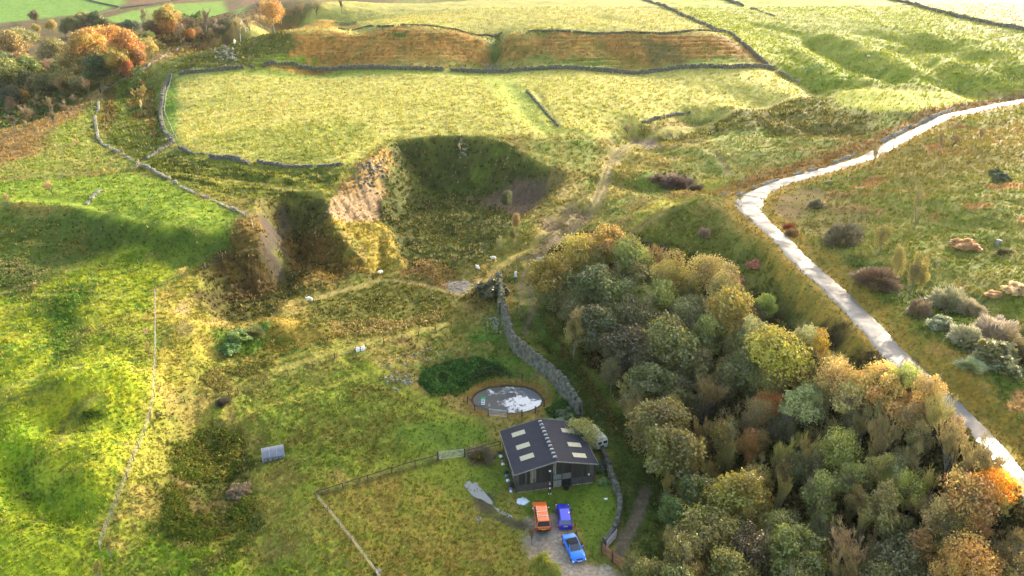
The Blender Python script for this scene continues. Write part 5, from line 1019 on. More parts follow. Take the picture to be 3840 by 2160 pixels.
def branch_net(seed, C=None, r0=.022, levels=4, spread=.5, twig=.0022, up=.3, hgt=1.0, nk=5, fork=.28, trunkonly=False):
    """tapered trunk with limbs; bare version carries fine twigs. returns (trunk mesh, twig mesh or None)"""
    r = random.Random(seed); tb = MB(); tw = []
    def limb(a, b, ra, rb, sag=0.0, n=5):
        a = Vector(a); b = Vector(b); pts = []
        for k in range(4):
            t = k/3; p = a.lerp(b, t)+Vector((r.uniform(-1,1), r.uniform(-1,1), 0))*(b-a).length*.05*(0 if k in (0,3) else 1); pts.append(p)
        for k in range(3): tb.tube(pts[k], pts[k+1], ra+(rb-ra)*k/3, ra+(rb-ra)*(k+1)/3, n)
        return pts
    if C is not None:
        top = Vector((r.uniform(-.03,.03), r.uniform(-.03,.03), fork*1.3)); limb((0,0,-.03), top, r0, r0*.72, n=7)
        hi = Vector((r.uniform(-.05,.05), r.uniform(-.05,.05), .72)); limb(top, hi, r0*.7, r0*.25)
        for c in C[:12]:
            s = top.lerp(hi, max(0, min(.8, (c[2]-.4)*1.1))); limb(s, c*.96, r0*.38, r0*.08, n=4)
        return tb, None
    def rec(p, d, L, rad, lev):
        q = p+d*L; mid = p.lerp(q,.5)+Vector((r.uniform(-1,1),r.uniform(-1,1),r.uniform(-.3,1)))*L*.06
        if lev < levels-2: tb.tube(p, mid, rad, rad*.86, 5); tb.tube(mid, q, rad*.86, rad*.7, 5)
        else: tw.append((p, mid, max(rad, twig))); tw.append((mid, q, max(rad*.7, twig*.8)))
        if lev >= levels: return
        k = nk if lev > 0 else nk+1
        for i in range(k):
            t = r.uniform(.45,1.0); s = p.lerp(q, t); ax = Vector((r.gauss(0,1), r.gauss(0,1), r.gauss(0,.4))).normalized()
            nd = (d*(1-spread)+ax*spread+Vector((0,0,up))).normalized(); rec(s, nd, L*r.uniform(.52,.82), rad*.52, lev+1)
    rec(Vector((0,0,-.02)), Vector((r.uniform(-.06,.06), r.uniform(-.06,.06), 1)).normalized(), hgt*.36, r0, 0)
    V = []; 
    for a, b, w in tw:
        d = (b-a).normalized(); s = d.cross(Vector((r.gauss(0,1), r.gauss(0,1), r.gauss(0,1)))).normalized()*w; V += [a-s, a+s, b+s*.7, b-s*.7]
    col = np.column_stack([np.repeat(np.array([r.random() for _ in tw]),4), np.full(len(V),.5), np.zeros(len(V))])
    V = np.array([tuple(v) for v in V]); k = 1.0/V[:,2].max(); return tb, (np_mesh('twigs', V, quads=np.arange(len(V)).reshape(-1,4), col=col))
PRO = {}
def mb_mesh(b, name, m): me = bpy.data.meshes.new(name); me.from_pydata(b.v, [], b.f); me.update(); me.materials.append(m); return me
for k in range(6):
    cm, C = crown_mesh(100+k, 14000, Wd=[.44,.48,.40,.46,.42,.50][k], lobes=[34,40,28,36,30,44][k], leaf=.0195, airy=.34, base=[.28,.22,.3,.25,.2,.24][k]); cm.materials.append(M_LEAF)
    tb, _ = branch_net(200+k, C); PRO['full%d' % k] = (cm, mb_mesh(tb, 'trunk', M_BARK))
for k in range(4):
    cm, C = crown_mesh(120+k, 6000, Wd=[.38,.42,.34,.40][k], lobes=[22,26,20,24][k], leaf=.0175, base=.25, airy=.5); cm.materials.append(M_LEAF)
    tb, tw = branch_net(220+k, None, levels=4, spread=.42, up=.45, hgt=1.0, nk=4, r0=.016)
    tw.materials.append(M_TWIG); PRO['thin%d' % k] = (cm, mb_mesh(tb, 'trunk', M_PBARK)); PRO['tw%d' % k] = tw
for k in range(4):
    tb, tw = branch_net(240+k, None, levels=5, spread=[.42,.5,.36,.55][k], up=[.45,.35,.6,.25][k], hgt=1.0, nk=4, r0=.017, twig=.0030); tw.materials.append(M_TWIG)
    PRO['bare%d' % k] = (tw, mb_mesh(tb, 'trunk', M_BARK if k % 2 else M_PBARK))
def bush_mesh(seed, n, leaf, twiggy=False):
    r = np.random.default_rng(seed); d = r.normal(size=(n,3)); d[:,2] = np.abs(d[:,2])*1.0; d /= np.linalg.norm(d,axis=1)[:,None]
    f = 1+.28*np.sin(d[:,0]*5+seed)*np.cos(d[:,1]*4.3+seed*2)+.12*np.sin(d[:,2]*9+d[:,0]*8); rad = .5*f*(1-np.abs(r.normal(0,.2,n))); Pc = d*rad[:,None]; Pc[:,2] = Pc[:,2]*1.45
    if twiggy:
        o = Pc*.25*np.array([1,1,.2]); t = (Pc-o); t /= np.linalg.norm(t,axis=1)[:,None]; s = np.cross(t, r.normal(size=(n,3))); s = s/np.linalg.norm(s,axis=1)[:,None]*leaf*.16; ln = leaf*r.uniform(1.2,3,n)[:,None]
        V = np.stack([Pc-s-t*ln*.5, Pc+s-t*ln*.5, Pc+s*.6+t*ln*.5, Pc-s*.6+t*ln*.5],1).reshape(-1,3)
    else: Nn = d*.6+r.normal(size=(n,3))*.7; Nn /= np.linalg.norm(Nn,axis=1)[:,None]; V = quads_at(Pc, Nn, leaf*r.uniform(.6,1.5,n), r)
    lum = np.clip(.5+.25*np.sin(d[:,0]*6+seed)*np.cos(d[:,1]*5)+r.normal(0,.2,n),0,1); col = np.column_stack([lum, np.clip(r.normal(.5,.2,n),0,1), np.zeros(n)])
    me = np_mesh('foliage', V, quads=np.arange(4*n).reshape(-1,4), col=np.repeat(col,4,0)); me.materials.append(M_TWIG if twiggy else M_LEAF); return me
for k in range(3): PRO['bush%d' % k] = bush_mesh(300+k, 2200, .075); PRO['scrub%d' % k] = bush_mesh(320+k, 3200, .07, True)
TK = 1.2
USED = []
def hue_word(c):
    r_, g_, b_ = c; mxv = max(c)
    if r_ > 205 and g_ > 150 and b_ < 75: return 'bright golden yellow'
    if r_ > 195 and b_ > 115: return 'pale sunlit tan'
    if r_ > 185 and g_ < 150: return 'bright orange'
    if r_ > 160 and g_ < 130: return 'rusty brown'
    if g_ > 165 and r_ < 180 and b_ < 90: return 'lime green'
    if b_ > 115 and abs(r_-g_) < 22: return 'silvery green' if g_ >= r_-6 else 'grey brown'
    if r_-g_ > 22 and b_ > 90: return 'pinkish brown'
    if r_-g_ > 24: return 'golden brown'
    if g_ >= r_ and mxv < 118: return 'dark green'
    if g_ >= r_: return 'mid green'
    if mxv < 118: return 'dark brownish green'
    return 'olive yellow'
def tree(px, py, dpx, c, kind, where, group=None, hmul=1.0, name='tree'):
    """crown centred on a photo point, crown width in photo pixels"""
    p = P(px, py, 6); 
    for _ in range(3):
        depth = p.y*math.cos(PITCH)+(CAMZ-p.z-5)*math.sin(PITCH); Wm = dpx*depth/F; hgt = min(22, max(2.2, Wm*1.18+1.2))*hmul; p = P(px, py, hgt*.60)
    o = empty(name, p, random.uniform(0, 6.28)); me, tr = PRO[kind]; wdt = Wm*(1.18 if where else 1.0)/(.92 if kind[:4] != 'bare' else .95); 
    o.scale = (wdt*1.05, wdt*1.05, hgt)
    o.rotation_euler.x = random.uniform(-.10,.10); o.rotation_euler.y = random.uniform(-.10,.10); k_ = random.uniform(.84,1.18); o.scale = (wdt*1.05*k_, wdt*1.05/k_, hgt*random.uniform(.9,1.12))
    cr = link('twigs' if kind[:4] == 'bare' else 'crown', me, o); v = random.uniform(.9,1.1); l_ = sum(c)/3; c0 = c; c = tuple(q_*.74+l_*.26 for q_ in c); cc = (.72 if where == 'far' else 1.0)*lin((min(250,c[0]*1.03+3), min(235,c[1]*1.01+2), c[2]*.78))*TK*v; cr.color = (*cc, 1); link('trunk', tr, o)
    if kind[:4] == 'thin': tg = link('twigs', PRO['tw'+kind[4]], o); tg.color = (.20,.17,.11,1)
    USED.append((o, c0, kind, where, group, px, py)); return o
WOOD = [(1385,690,110,(150,128,42),'full0'),(1440,640,105,(165,148,62),'full1'),(1520,612,110,(178,140,66),'full2'),(1590,645,105,(140,148,72),'full3'),(1490,725,130,(92,106,58),'full4'),(1562,725,110,(122,136,72),'full5'),(1650,650,80,(150,120,92),'bare0'),
(1700,685,115,(162,150,80),'full0'),(1775,690,95,(168,150,96),'thin1'),(1660,745,105,(158,160,76),'full2'),(1605,795,120,(88,90,54),'full3'),(1500,815,125,(84,94,54),'full4'),(1570,865,125,(86,80,56),'full1'),(1740,790,100,(130,130,88),'full5'),
(1822,730,110,(172,160,106),'thin0'),(1845,795,125,(168,146,62),'full0'),(1760,855,120,(114,126,56),'full2'),(1680,885,145,(114,118,58),'full3'),(1925,768,58,(150,172,70),'full4'),(1905,850,100,(164,164,128),'thin2'),(1970,895,140,(178,166,58),'full5'),(1900,915,80,(128,128,62),'full2'),
(2062,872,75,(214,176,38),'full0'),(2030,845,80,(176,176,140),'thin3'),(1870,935,115,(104,110,54),'full1'),(1785,975,125,(112,94,68),'bare1'),(1655,975,130,(102,106,54),'full2'),(1640,1065,140,(126,116,60),'full3'),(1695,1150,150,(120,116,46),'full4'),
(1765,1080,110,(118,100,70),'bare2'),(1850,1035,130,(108,92,66),'bare3'),(1945,1015,70,(192,116,44),'full5'),(2030,1015,115,(164,172,130),'full0'),(2110,955,110,(196,166,112),'thin1'),(2145,1015,115,(186,168,120),'thin2'),(2205,955,110,(212,178,100),'full1'),
(2245,1005,125,(200,154,92),'full2'),(2275,950,75,(160,170,84),'full3'),(1890,1120,85,(172,122,50),'thin0'),(1832,1112,95,(140,124,60),'thin3'),(1960,1135,100,(142,140,76),'bare0'),(2030,1135,110,(150,132,84),'bare2'),(2100,1145,120,(140,150,64),'thin1'),
(2150,1205,110,(128,134,66),'thin2'),(2230,1110,115,(132,114,84),'bare1'),(2262,1175,75,(176,180,150),'full4'),(2290,1225,105,(164,168,66),'thin3'),(2325,1150,100,(138,122,92),'bare3'),(2400,1120,120,(142,126,98),'bare0'),(2455,1155,120,(140,124,96),'bare2'),
(2360,1050,100,(150,140,84),'bare1'),(2300,1055,100,(178,142,74),'thin0'),(2515,1130,100,(140,124,96),'bare3'),(2505,1215,95,(250,178,10),'full1'),(2440,1265,140,(192,146,84),'thin1'),(2350,1290,130,(172,146,96),'thin2'),(2222,1280,130,(128,120,66),'thin0'),
(2140,1355,140,(152,124,112),'bare1'),(2060,1255,125,(112,122,58),'full2'),(1960,1230,110,(120,112,70),'bare2'),(1860,1265,135,(142,130,42),'full3'),(1762,1235,105,(106,116,54),'full4'),(1790,1335,140,(134,126,54),'full5'),(1700,1300,80,(88,116,40),'full0'),
(1882,1375,125,(96,82,56),'thin3'),(1962,1335,115,(116,122,54),'full1'),(2005,1405,145,(116,122,48),'full2'),(1715,1405,115,(112,110,50),'full3'),(1640,1440,95,(122,120,46),'full4'),(2262,1405,135,(92,92,52),'full5'),(2325,1385,110,(158,118,56),'thin0'),
(2440,1395,140,(198,148,76),'thin1'),(2535,1330,115,(136,112,84),'bare3'),(2380,1450,120,(180,136,70),'thin2'),(2120,1440,125,(118,100,76),'bare0'),(1840,1450,120,(120,118,48),'full0'),(2565,1430,120,(170,136,88),'thin3'),(2200,1460,120,(104,108,52),'full1'),
(1745,935,110,(100,98,54),'full4'),(1930,965,80,(140,140,60),'full3'),(1735,725,70,(150,140,66),'thin2'),(1800,1180,90,(110,104,54),'bare3'),(1900,1200,90,(130,118,52),'thin1'),(2080,1060,90,(120,108,72),'bare3'),(2180,1070,90,(124,108,76),'bare0'),(2010,1180,80,(104,112,54),'full5'),
(1430,720,90,(104,110,54),'full3'),(1545,800,80,(98,102,56),'full2'),(1440,800,70,(96,98,54),'full1'),(1640,820,80,(112,112,60),'full0'),(1610,920,90,(92,88,52),'thin0'),(2390,1210,90,(150,130,84),'bare2'),(2480,1320,90,(176,128,70),'thin0'),(2270,1330,80,(110,110,58),'full2'),
(1940,1430,90,(90,86,50),'full4'),(2060,1340,80,(108,112,56),'full3'),(1590,1430,55,(100,104,46),'full5'),(1500,670,80,(138,130,64),'full0'),(1620,700,80,(116,120,64),'full1'),(2330,980,70,(170,140,84),'thin3'),(1850,880,80,(126,122,62),'full1'),(2090,910,80,(150,136,92),'bare1'),
(1975,1075,80,(98,92,60),'full4'),(2620,1300,120,(150,120,80),'bare0'),(2640,1420,120,(160,130,80),'thin1'),(1700,1480,110,(104,108,46),'full2'),(2010,1500,110,(110,112,50),'full3'),(2300,1510,120,(120,110,60),'thin0'),(1425,755,60,(128,116,56),'full2')]
rw = random.Random(5); wp = np.array(WOODPX if 'WOODPX' in globals() else [(1390,650),(1470,610),(1600,625),(1700,665),(1830,720),(1950,800),(2150,900),(2300,970),(2440,1100),(2600,1330),(2590,1500),(1700,1500),(1690,1300),(1630,1130),(1590,1010),(1460,860),(1390,760)], float)
tries = 0; extra = []
while len(extra) < 105 and tries < 9000:
    tries += 1; x_ = rw.uniform(1380,2600); y_ = rw.uniform(610,1500); d_, _, in_ = seg_dist(np.array([x_]), np.array([y_]), wp, closed=True)
    if not in_[0]: continue
    if any(math.hypot(x_-a[0], y_-a[1]) < .30*a[2] for a in WOOD): continue
    if any(math.hypot(x_-a[0], y_-a[1]) < 38 for a in extra): continue
    t_ = (x_-1400)/1200; c_ = rw.choice([(128,112,78),(112,108,60),(120,122,58),(140,126,66),(104,100,58)] if rw.random() > t_ else [(150,126,88),(168,136,84),(140,128,84),(160,150,90),(130,118,66)])
    extra.append((x_, y_+14, rw.uniform(60,85), c_, rw.choice(['thin0','thin1','thin2','thin3','bare0','bare1','bare2','bare3','full1','full4'])))
WOOD += extra
for i_, (px, py, d, c, k) in enumerate(WOOD):
    if k[:4] == 'full' and i_ % 3 == 1 and k[4] in '0123': k = 'thin'+k[4]
    tree(px, py, d, c, k, 'wood', 'trees of the valley wood', hmul={'b':1.42,'t':1.15}.get(k[0], 1.0))
FARW = [(25,110,70,(168,140,66),'full0'),(60,90,55,(150,150,80),'full1'),(18,150,50,(120,140,60),'full2'),(50,160,60,(180,120,60),'full3'),(225,112,75,(208,160,66),'full4'),(270,100,80,(216,152,64),'full5'),(318,118,75,(214,146,62),'full0'),(250,135,75,(196,158,64),'full1'),
(300,142,70,(190,160,50),'full2'),(345,140,45,(190,126,66),'full3'),(316,170,40,(196,112,62),'full4'),(352,110,50,(164,158,58),'full5'),(378,118,44,(190,168,96),'thin0'),(372,100,34,(150,160,60),'full0'),(18,190,80,(132,142,46),'full1'),(65,170,75,(122,146,54),'full2'),(135,125,70,(150,142,90),'full3'),
(180,165,80,(166,146,66),'full4'),(165,195,65,(148,134,60),'full5'),(240,175,75,(84,110,52),'full0'),(255,170,60,(96,118,50),'full1'),(215,100,50,(150,164,72),'full2'),(195,118,45,(128,134,66),'full3'),(100,130,60,(150,126,116),'bare0'),(120,155,55,(164,128,102),'bare1'),(150,220,50,(190,150,130),'bare2'),
(56,242,44,(206,160,36),'full4'),(90,250,46,(176,140,122),'bare3'),(220,208,42,(190,150,130),'bare0'),(195,205,50,(112,116,50),'full5'),(110,210,60,(106,112,52),'full0'),(25,240,60,(84,88,50),'full1'),(60,280,50,(130,108,92),'bare1'),(125,262,50,(120,104,84),'bare2'),(165,258,46,(124,104,84),'bare3'),
(30,270,46,(140,110,70),'thin0'),(85,215,40,(130,112,64),'full2'),(290,160,36,(168,124,50),'full3'),(65,310,26,(160,150,120),'bare2'),(15,330,24,(160,150,120),'bare3'),(85,320,22,(150,140,100),'bare0'),(45,325,20,(160,150,120),'bare1'),
(210,48,60,(140,142,72),'full4'),(180,55,50,(120,130,66),'full5'),(245,55,44,(100,118,56),'full0'),(128,62,26,(190,166,70),'full1'),(90,70,24,(180,160,60),'full2'),(160,70,30,(110,126,56),'full3'),(85,37,28,(110,104,60),'full4'),(330,62,42,(58,84,48),'full5'),(355,40,44,(140,130,104),'bare2'),(390,45,40,(132,126,96),'bare3'),
(378,72,50,(140,106,72),'full0'),(415,62,48,(206,144,70),'full1'),(425,45,38,(180,150,76),'full2'),(450,72,52,(134,112,104),'bare0'),(475,84,30,(206,136,50),'full3'),(470,50,46,(124,108,104),'bare1'),(512,42,58,(122,104,108),'bare2'),(545,55,52,(132,112,108),'bare3'),(500,78,30,(180,134,96),'thin1'),(525,82,34,(150,132,90),'thin2'),
(598,62,46,(160,146,110),'bare0'),(625,55,36,(170,150,120),'bare1'),(685,30,52,(200,146,72),'thin1'),(705,32,38,(200,136,56),'thin2'),(650,18,44,(128,106,100),'bare2'),(735,14,40,(120,102,96),'bare3'),(760,16,30,(150,118,84),'bare0'),(795,14,30,(146,134,110),'bare1'),(858,6,34,(90,84,80),'bare2'),(270,60,38,(96,112,54),'full4'),
(300,70,34,(116,122,60),'full5'),(145,180,44,(118,126,56),'full0'),(5,220,50,(90,96,50),'full1'),(330,150,36,(190,140,60),'full2'),(130,290,36,(116,100,80),'bare2'),(30,300,40,(100,86,64),'bare0'),(190,240,36,(104,92,68),'bare3'),(70,200,46,(98,112,50),'full5'),(285,160,50,(150,140,58),'full4'),
(-40,150,70,(150,140,60),'full2'),(-40,230,70,(120,120,60),'full3'),(-30,300,50,(120,100,80),'bare1')]
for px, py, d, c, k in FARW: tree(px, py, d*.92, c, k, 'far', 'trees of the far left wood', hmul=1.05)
def one_tree(px, py, d, c, k, label, hm=1.0): o = tree(px, py, d, c, k, None, hmul=hm); tag(o, label, 'tree'); return o
one_tree(126,464,50,(150,124,92),'bare1','lone brown hawthorn tree on the left pasture just below the post fence',.7)
one_tree(18,498,38,(168,140,110),'bare2','small pinkish thorn tree on the green lip at the left edge',.7)
one_tree(352,262,16,(190,186,160),'bare0','tiny pale leafless tree inside the bracken hollow',1.8)
one_tree(193,352,30,(176,134,104),'bare3','low pinkish bush tree among bracken left of the curved wall',.6)
one_tree(368,832,34,(176,146,110),'bare1','upper pinkish leafless tree by the upright left fence',.8); one_tree(372,868,44,(170,144,112),'bare2','middle and widest pale leafless tree by the upright left fence',.8); one_tree(362,790,26,(176,146,110),'bare3','small leafless tree topmost of those by the upright left fence',.8)
one_tree(458,680,36,(180,160,110),'bare1','pale leafless thorn where the left fence bends by the quarry',.8)
one_tree(1254,607,44,(150,146,120),'bare0','grey leafless bush tree at the lower right of the big quarry bowl',.85)
one_tree(1302,555,26,(130,104,66),'thin1','reddish brown young tree at the right lip of the big quarry bowl',1.5); one_tree(1290,590,20,(100,96,54),'thin2','slim dark young tree below the reddish one at the quarry lip',1.5)
one_tree(1276,500,40,(80,86,44),'full4','small dark evergreen bush on the shaded floor of the big quarry bowl',.9)
one_tree(1158,366,20,(190,160,140),'bare2','tiny pink twigged tree under the upper rim of the big quarry bowl',1)
one_tree(1580,320,34,(110,88,64),'scrubtree' if False else 'bare1','dark thorn bush on the lower edge of the pale field',.6)
one_tree(1462,1090,112,(150,152,76),'thin1','yellow green willow leaning over the barn roof in front of the caravan',.66)
one_tree(2200,382,44,(150,134,104),'bare0','bare tree standing against the road left of the other roadside trees',1.3); one_tree(2216,392,34,(160,146,116),'bare3','thin bare tree close right of the roadside one',1.2)
one_tree(2372,345,40,(150,128,100),'bare2','left one of two bare trees on the slope below the upper road',1.2); one_tree(2402,342,40,(146,124,96),'bare1','right one of two bare trees on the slope below the upper road',1.0)
one_tree(2470,335,34,(140,112,84),'bare0','small round bare tree near the right edge below the upper road',.8); one_tree(2518,343,24,(146,118,90),'bare3','smallest bare tree at the right edge below the upper road',.8)
one_tree(2318,495,60,(150,142,112),'bare2','tall thin bare tree alone in the middle of the right hillside',1.4); one_tree(2313,530,50,(150,142,112),'bare0','bare tree directly below the tall thin one on the hillside',1.2)
one_tree(2222,590,40,(140,130,70),'thin3','thin yellowish sapling above the wide brown bush',1.4); one_tree(2262,665,40,(140,132,74),'thin1','left sapling of the row of tall thin trees on the hillside',1.8); one_tree(2303,680,46,(134,124,70),'thin2','middle sapling of the row of tall thin trees on the hillside',1.9); one_tree(2322,700,40,(140,128,70),'thin0','right sapling of the row of tall thin trees on the hillside',1.8)
one_tree(2560,840,90,(126,110,76),'bare3','large brown twiggy tree at the right edge beyond the road',.8)
one_tree(1358,1420,60,(150,150,36),'full2','yellow green bush tree at the left edge of the yard at the bottom',1.0); one_tree(1385,1440,60,(140,150,44),'full3','leafy bush beside the yellow one by the yard at the bottom',.9); one_tree(1338,1335,34,(120,96,72),'bare1','thin leafless sapling between the yard and the grass field',1.2)
one_tree(270,1370,60,(150,142,84),'bare2','pale leafless bush tree at the lower end of the left fence',.8); one_tree(250,1420,70,(130,126,72),'bare0','large leafless bush tree at the bottom end of the left fence',.9)
# name the wood trees so that each label points at one
import collections
ORD = ['first','second','third','fourth','fifth','sixth','seventh','eighth','ninth','tenth','eleventh','twelfth','thirteenth','fourteenth','fifteenth','sixteenth','seventeenth','eighteenth','nineteenth','twentieth']
for wh, bands, nm in (('wood', [0,700,780,860,950,1040,1130,1220,1310,1400,9999], 'valley wood'), ('far', [-99,60,100,150,200,250,9999], 'far left wood')):
    rows = collections.defaultdict(list)
    for u_ in USED:
        if u_[3] != wh: continue
        i = max(j for j in range(len(bands)-1) if u_[6] >= bands[j]); kd = 'leafless' if u_[2][:4] == 'bare' else ('thin leaved' if u_[2][:4] == 'thin' else 'leafy'); rows[(i, hue_word(u_[1]), kd)].append(u_)
    nb = len(bands)-1
    for (i, hw_, kd), us in rows.items():
        us.sort(key=lambda q: q[5])
        for j, u_ in enumerate(us):
            tag(u_[0], '%s %s tree, %s%s row of %s' % (hw_, kd, '' if len(us) == 1 else ORD[j]+' such from left, ', ORD[i], nm), 'tree', u_[4])
# ---- bushes: one mesh each
def bush(px, py, wpx, hm, c, label, kind='scrub0', name='bush'):
    p = P(px, py); depth = p.y*math.cos(PITCH)+(CAMZ-p.z)*math.sin(PITCH); w = wpx*depth/F; o = link(name, PRO[kind]); o.location = p; o.rotation_euler.z = random.uniform(0,6.28); o.scale = (w, w, w*hm); o.color = (*(lin(c)*TK), 1); return tag(o, label, 'bush')
for a in [(2118,612,90,.75,(122,112,84),'large grey brown leafless bush on the hillside right of the road','scrub0'),(2204,712,104,.5,(128,104,80),'wide dark brown bush on the hillside above the row of saplings','scrub1'),(1992,592,34,.6,(140,112,66),'rusty bush beside the road below the bend','scrub2'),(1985,575,26,.7,(160,90,60),'small red bush above the rusty one beside the road bend','scrub0'),
    (2052,520,34,.7,(120,116,88),'small grey bush on the brow right of the road bend','scrub1'),(1772,595,30,1.0,(140,120,100),'round grey bush on the green slope above the wood','scrub2'),(1898,670,34,.6,(190,124,92),'pale orange tuft bush on the slope between wood and road','bush0'),(1850,715,60,.5,(176,124,90),'spread of orange brown bush at the upper edge of the wood','bush1'),
    (2520,455,44,.6,(76,88,50),'dark green gorse bush near the right edge','bush2'),(2505,440,30,.7,(70,84,48),'smaller dark gorse bush above the one near the right edge','bush0'),(2390,770,90,.7,(150,146,112),'silvery bush, largest of those beyond the road','scrub0'),(2440,785,60,.7,(166,152,120),'pale pinkish bush just right of the largest silvery bush','scrub1'),
    (2310,790,54,.9,(140,120,92),'reddish bush left of the silvery bushes beyond the road','scrub2'),(2365,825,54,.8,(140,144,110),'grey green bush below the reddish bush beyond the road','bush1'),(2430,860,80,.7,(160,156,124),'bright silvery bush in the lower group beyond the road','scrub1'),(2500,850,90,.8,(176,160,138),'pale brown bush in the lower group near the right edge','scrub2'),
    (2490,905,110,.6,(120,116,66),'large olive bush at the bottom of the group beyond the road','bush2'),(2440,925,60,.5,(150,156,110),'low silvery leafed bush hanging over the bank beyond the road','scrub0'),(2525,930,70,.6,(104,110,58),'dark olive bush at the right edge beyond the road','bush0'),(2570,900,80,.7,(112,100,70),'brown bush cut by the right edge beyond the road','scrub1'),
    (2500,745,36,.5,(196,160,110),'straw coloured tuft on the right hillside','bush1'),(2560,735,60,.5,(206,180,130),'bright straw tuft at the right edge of the hillside','bush2'),(2430,620,60,.4,(190,150,96),'orange straw patch bush left of the white boulder','bush0'),(2440,600,24,.6,(150,150,50),'small yellow green tuft above the orange straw patch','bush1'),(2525,638,34,.5,(104,96,62),'dark tuft below the white boulder','scrub2'),
    (2160,575,26,.6,(120,130,60),'small green bush right of the large grey one','bush2'),(1700,470,70,.5,(100,80,70),'dark purple scrub in the dip above the wood','scrub0'),(1660,455,44,.5,(116,96,72),'brown scrub at the left end of the dip above the wood','scrub1'),(1750,480,40,.5,(96,80,64),'dark scrub at the right end of the dip above the wood','scrub2'),
    (560,1015,34,.5,(90,80,60),'dark tuft with a pale stone near the left fence corner','scrub0'),(600,1240,60,.35,(118,100,66),'dark brown bush at the right side of the rushes','bush1'),
    (1240,735,70,.6,(84,84,44),'dark bush against the upper end of the retaining wall','bush0'),(1300,1085,40,.4,(90,120,50),'weeds against the back wall of the barn','bush1'),(1400,1075,70,.35,(84,110,48),'nettles behind the barn at the dark hurdle','bush2'),(1205,1150,70,.3,(96,84,50),'dead brown weeds under the rail fence by the barn','scrub1'),
    (1500,1175,44,.5,(70,92,40),'dark green bush between the barn and the curved wall','bush0'),(1420,1045,60,.35,(80,100,44),'brambles between the pond and the retaining wall','bush1'),(1520,1215,30,.4,(90,120,46),'low green weeds at the front right corner of the barn','bush2'),(600,850,60,.4,(108,128,54),'green bush in the hollow left of the bracken','bush1'),(580,880,50,.45,(100,130,60),'lower green bush in the hollow left of the bracken','bush2'),(640,840,50,.4,(110,112,60),'twiggy bush beside the green ones in the hollow','scrub1'),
    ]:
    bush(*a)
# ------------------------------------------------------------------ ground cover nobody could count
gcol = CC
def gmat(name, trans=.35):
    m, nt, b = mat(name); L = nt.links; at = N(nt, 'ShaderNodeAttribute', attribute_name='Col'); df = N(nt, 'ShaderNodeBsdfDiffuse'); tr = N(nt, 'ShaderNodeBsdfTranslucent'); mx = N(nt, 'ShaderNodeMixShader'); mx.inputs[0].default_value = trans
    L.new(at.outputs['Color'], df.inputs['Color']); L.new(at.outputs['Color'], tr.inputs['Color']); L.new(df.outputs[0], mx.inputs[1]); L.new(tr.outputs[0], mx.inputs[2]); out = [n_ for n_ in nt.nodes if n_.type == 'OUTPUT_MATERIAL'][0]; L.new(mx.outputs[0], out.inputs[0]); nt.nodes.remove(b); return m
def area_pts(n, r):
    """points over the visible land, denser near by (even in solid angle)"""
    y = 52*np.exp(r.random(n*3)*math.log(460/52)); s = r.uniform(-1.02,1.02,n*3); w = r.random(n*3); x = s*y; k = np.abs(s) < .98-.2*np.clip((y-60)/200,0,1); return x[k][:n], y[k][:n]
def col_at(x, y): return np.stack([grid_look(gcol[...,k], x, y) for k in range(3)], -1)
def tufts(name, n, seed, hgt, wid, blades, label_, keep=None, cmul=1.15, straw=.25, xy=None):
    r = np.random.default_rng(seed); x, y = area_pts(n, r) if xy is None else xy; ro = grid_look(ROUGH, x, y)
    k = r.random(len(x)) < np.clip((ro-.12)*1.5, 0, 1)
    for L_, hw_ in ((ROAD, 2.6), (PATH, .9)): 
        pass
    x = x[k]; y = y[k]; dr, _, _ = seg_dist(x, y, ROAD[::3]); dp_, _, _ = seg_dist(x, y, PATH[::2]); k = (dr > 1.75) & (dp_ > .8); x = x[k]; y = y[k]; ro = ro[np.nonzero(k)[0]] if len(ro) == len(k) else grid_look(ROUGH, x, y); c = col_at(x, y); z = grid_look(Z, x, y); ro = grid_look(ROUGH, x, y); m = len(x); sc = np.clip(y/110, .8, 2.2)*(.6+.6*ro)
    c = c*r.uniform(.85,1.3,m)[:,None]*cmul; st = r.random(m) < straw*(.3+ro)*.8; c[st] = c[st]*.45+np.array([.20,.15,.06])*r.uniform(.6,1.3,st.sum())[:,None]
    V = []; C = []
    for b in range(blades):
        a = r.uniform(0,6.283,m); ln = r.uniform(.15,.75,m); h = hgt*sc*r.uniform(.6,1.3,m); w = wid*sc*r.uniform(.6,1.4,m)
        dx = np.cos(a); dy = np.sin(a); ox = r.normal(0,.5,m)*w; oy = r.normal(0,.5,m)*w
        p0 = np.column_stack([x+ox-dy*w*.5, y+oy+dx*w*.5, z-.05]); p1 = np.column_stack([x+ox+dy*w*.5, y+oy-dx*w*.5, z-.05]); p2 = np.column_stack([x+ox+dx*h*ln, y+oy+dy*h*ln, z+h])
        V.append(np.stack([p0,p1,p2],1).reshape(-1,3)); C.append(np.repeat(c*r.uniform(.85,1.15,m)[:,None],3,0))
    V = np.concatenate(V); C = np.clip(np.concatenate(C),0.003,.8); o = link(name, np_mesh(name, V, tris=np.arange(len(V)).reshape(-1,3), col=C), None, gmat(name)); return tag(o, label_, 'grass', kind='stuff')
tufts('grass', 170000, 5, .33, .28, 2, 'tussocky grass growing over all the fields and slopes')
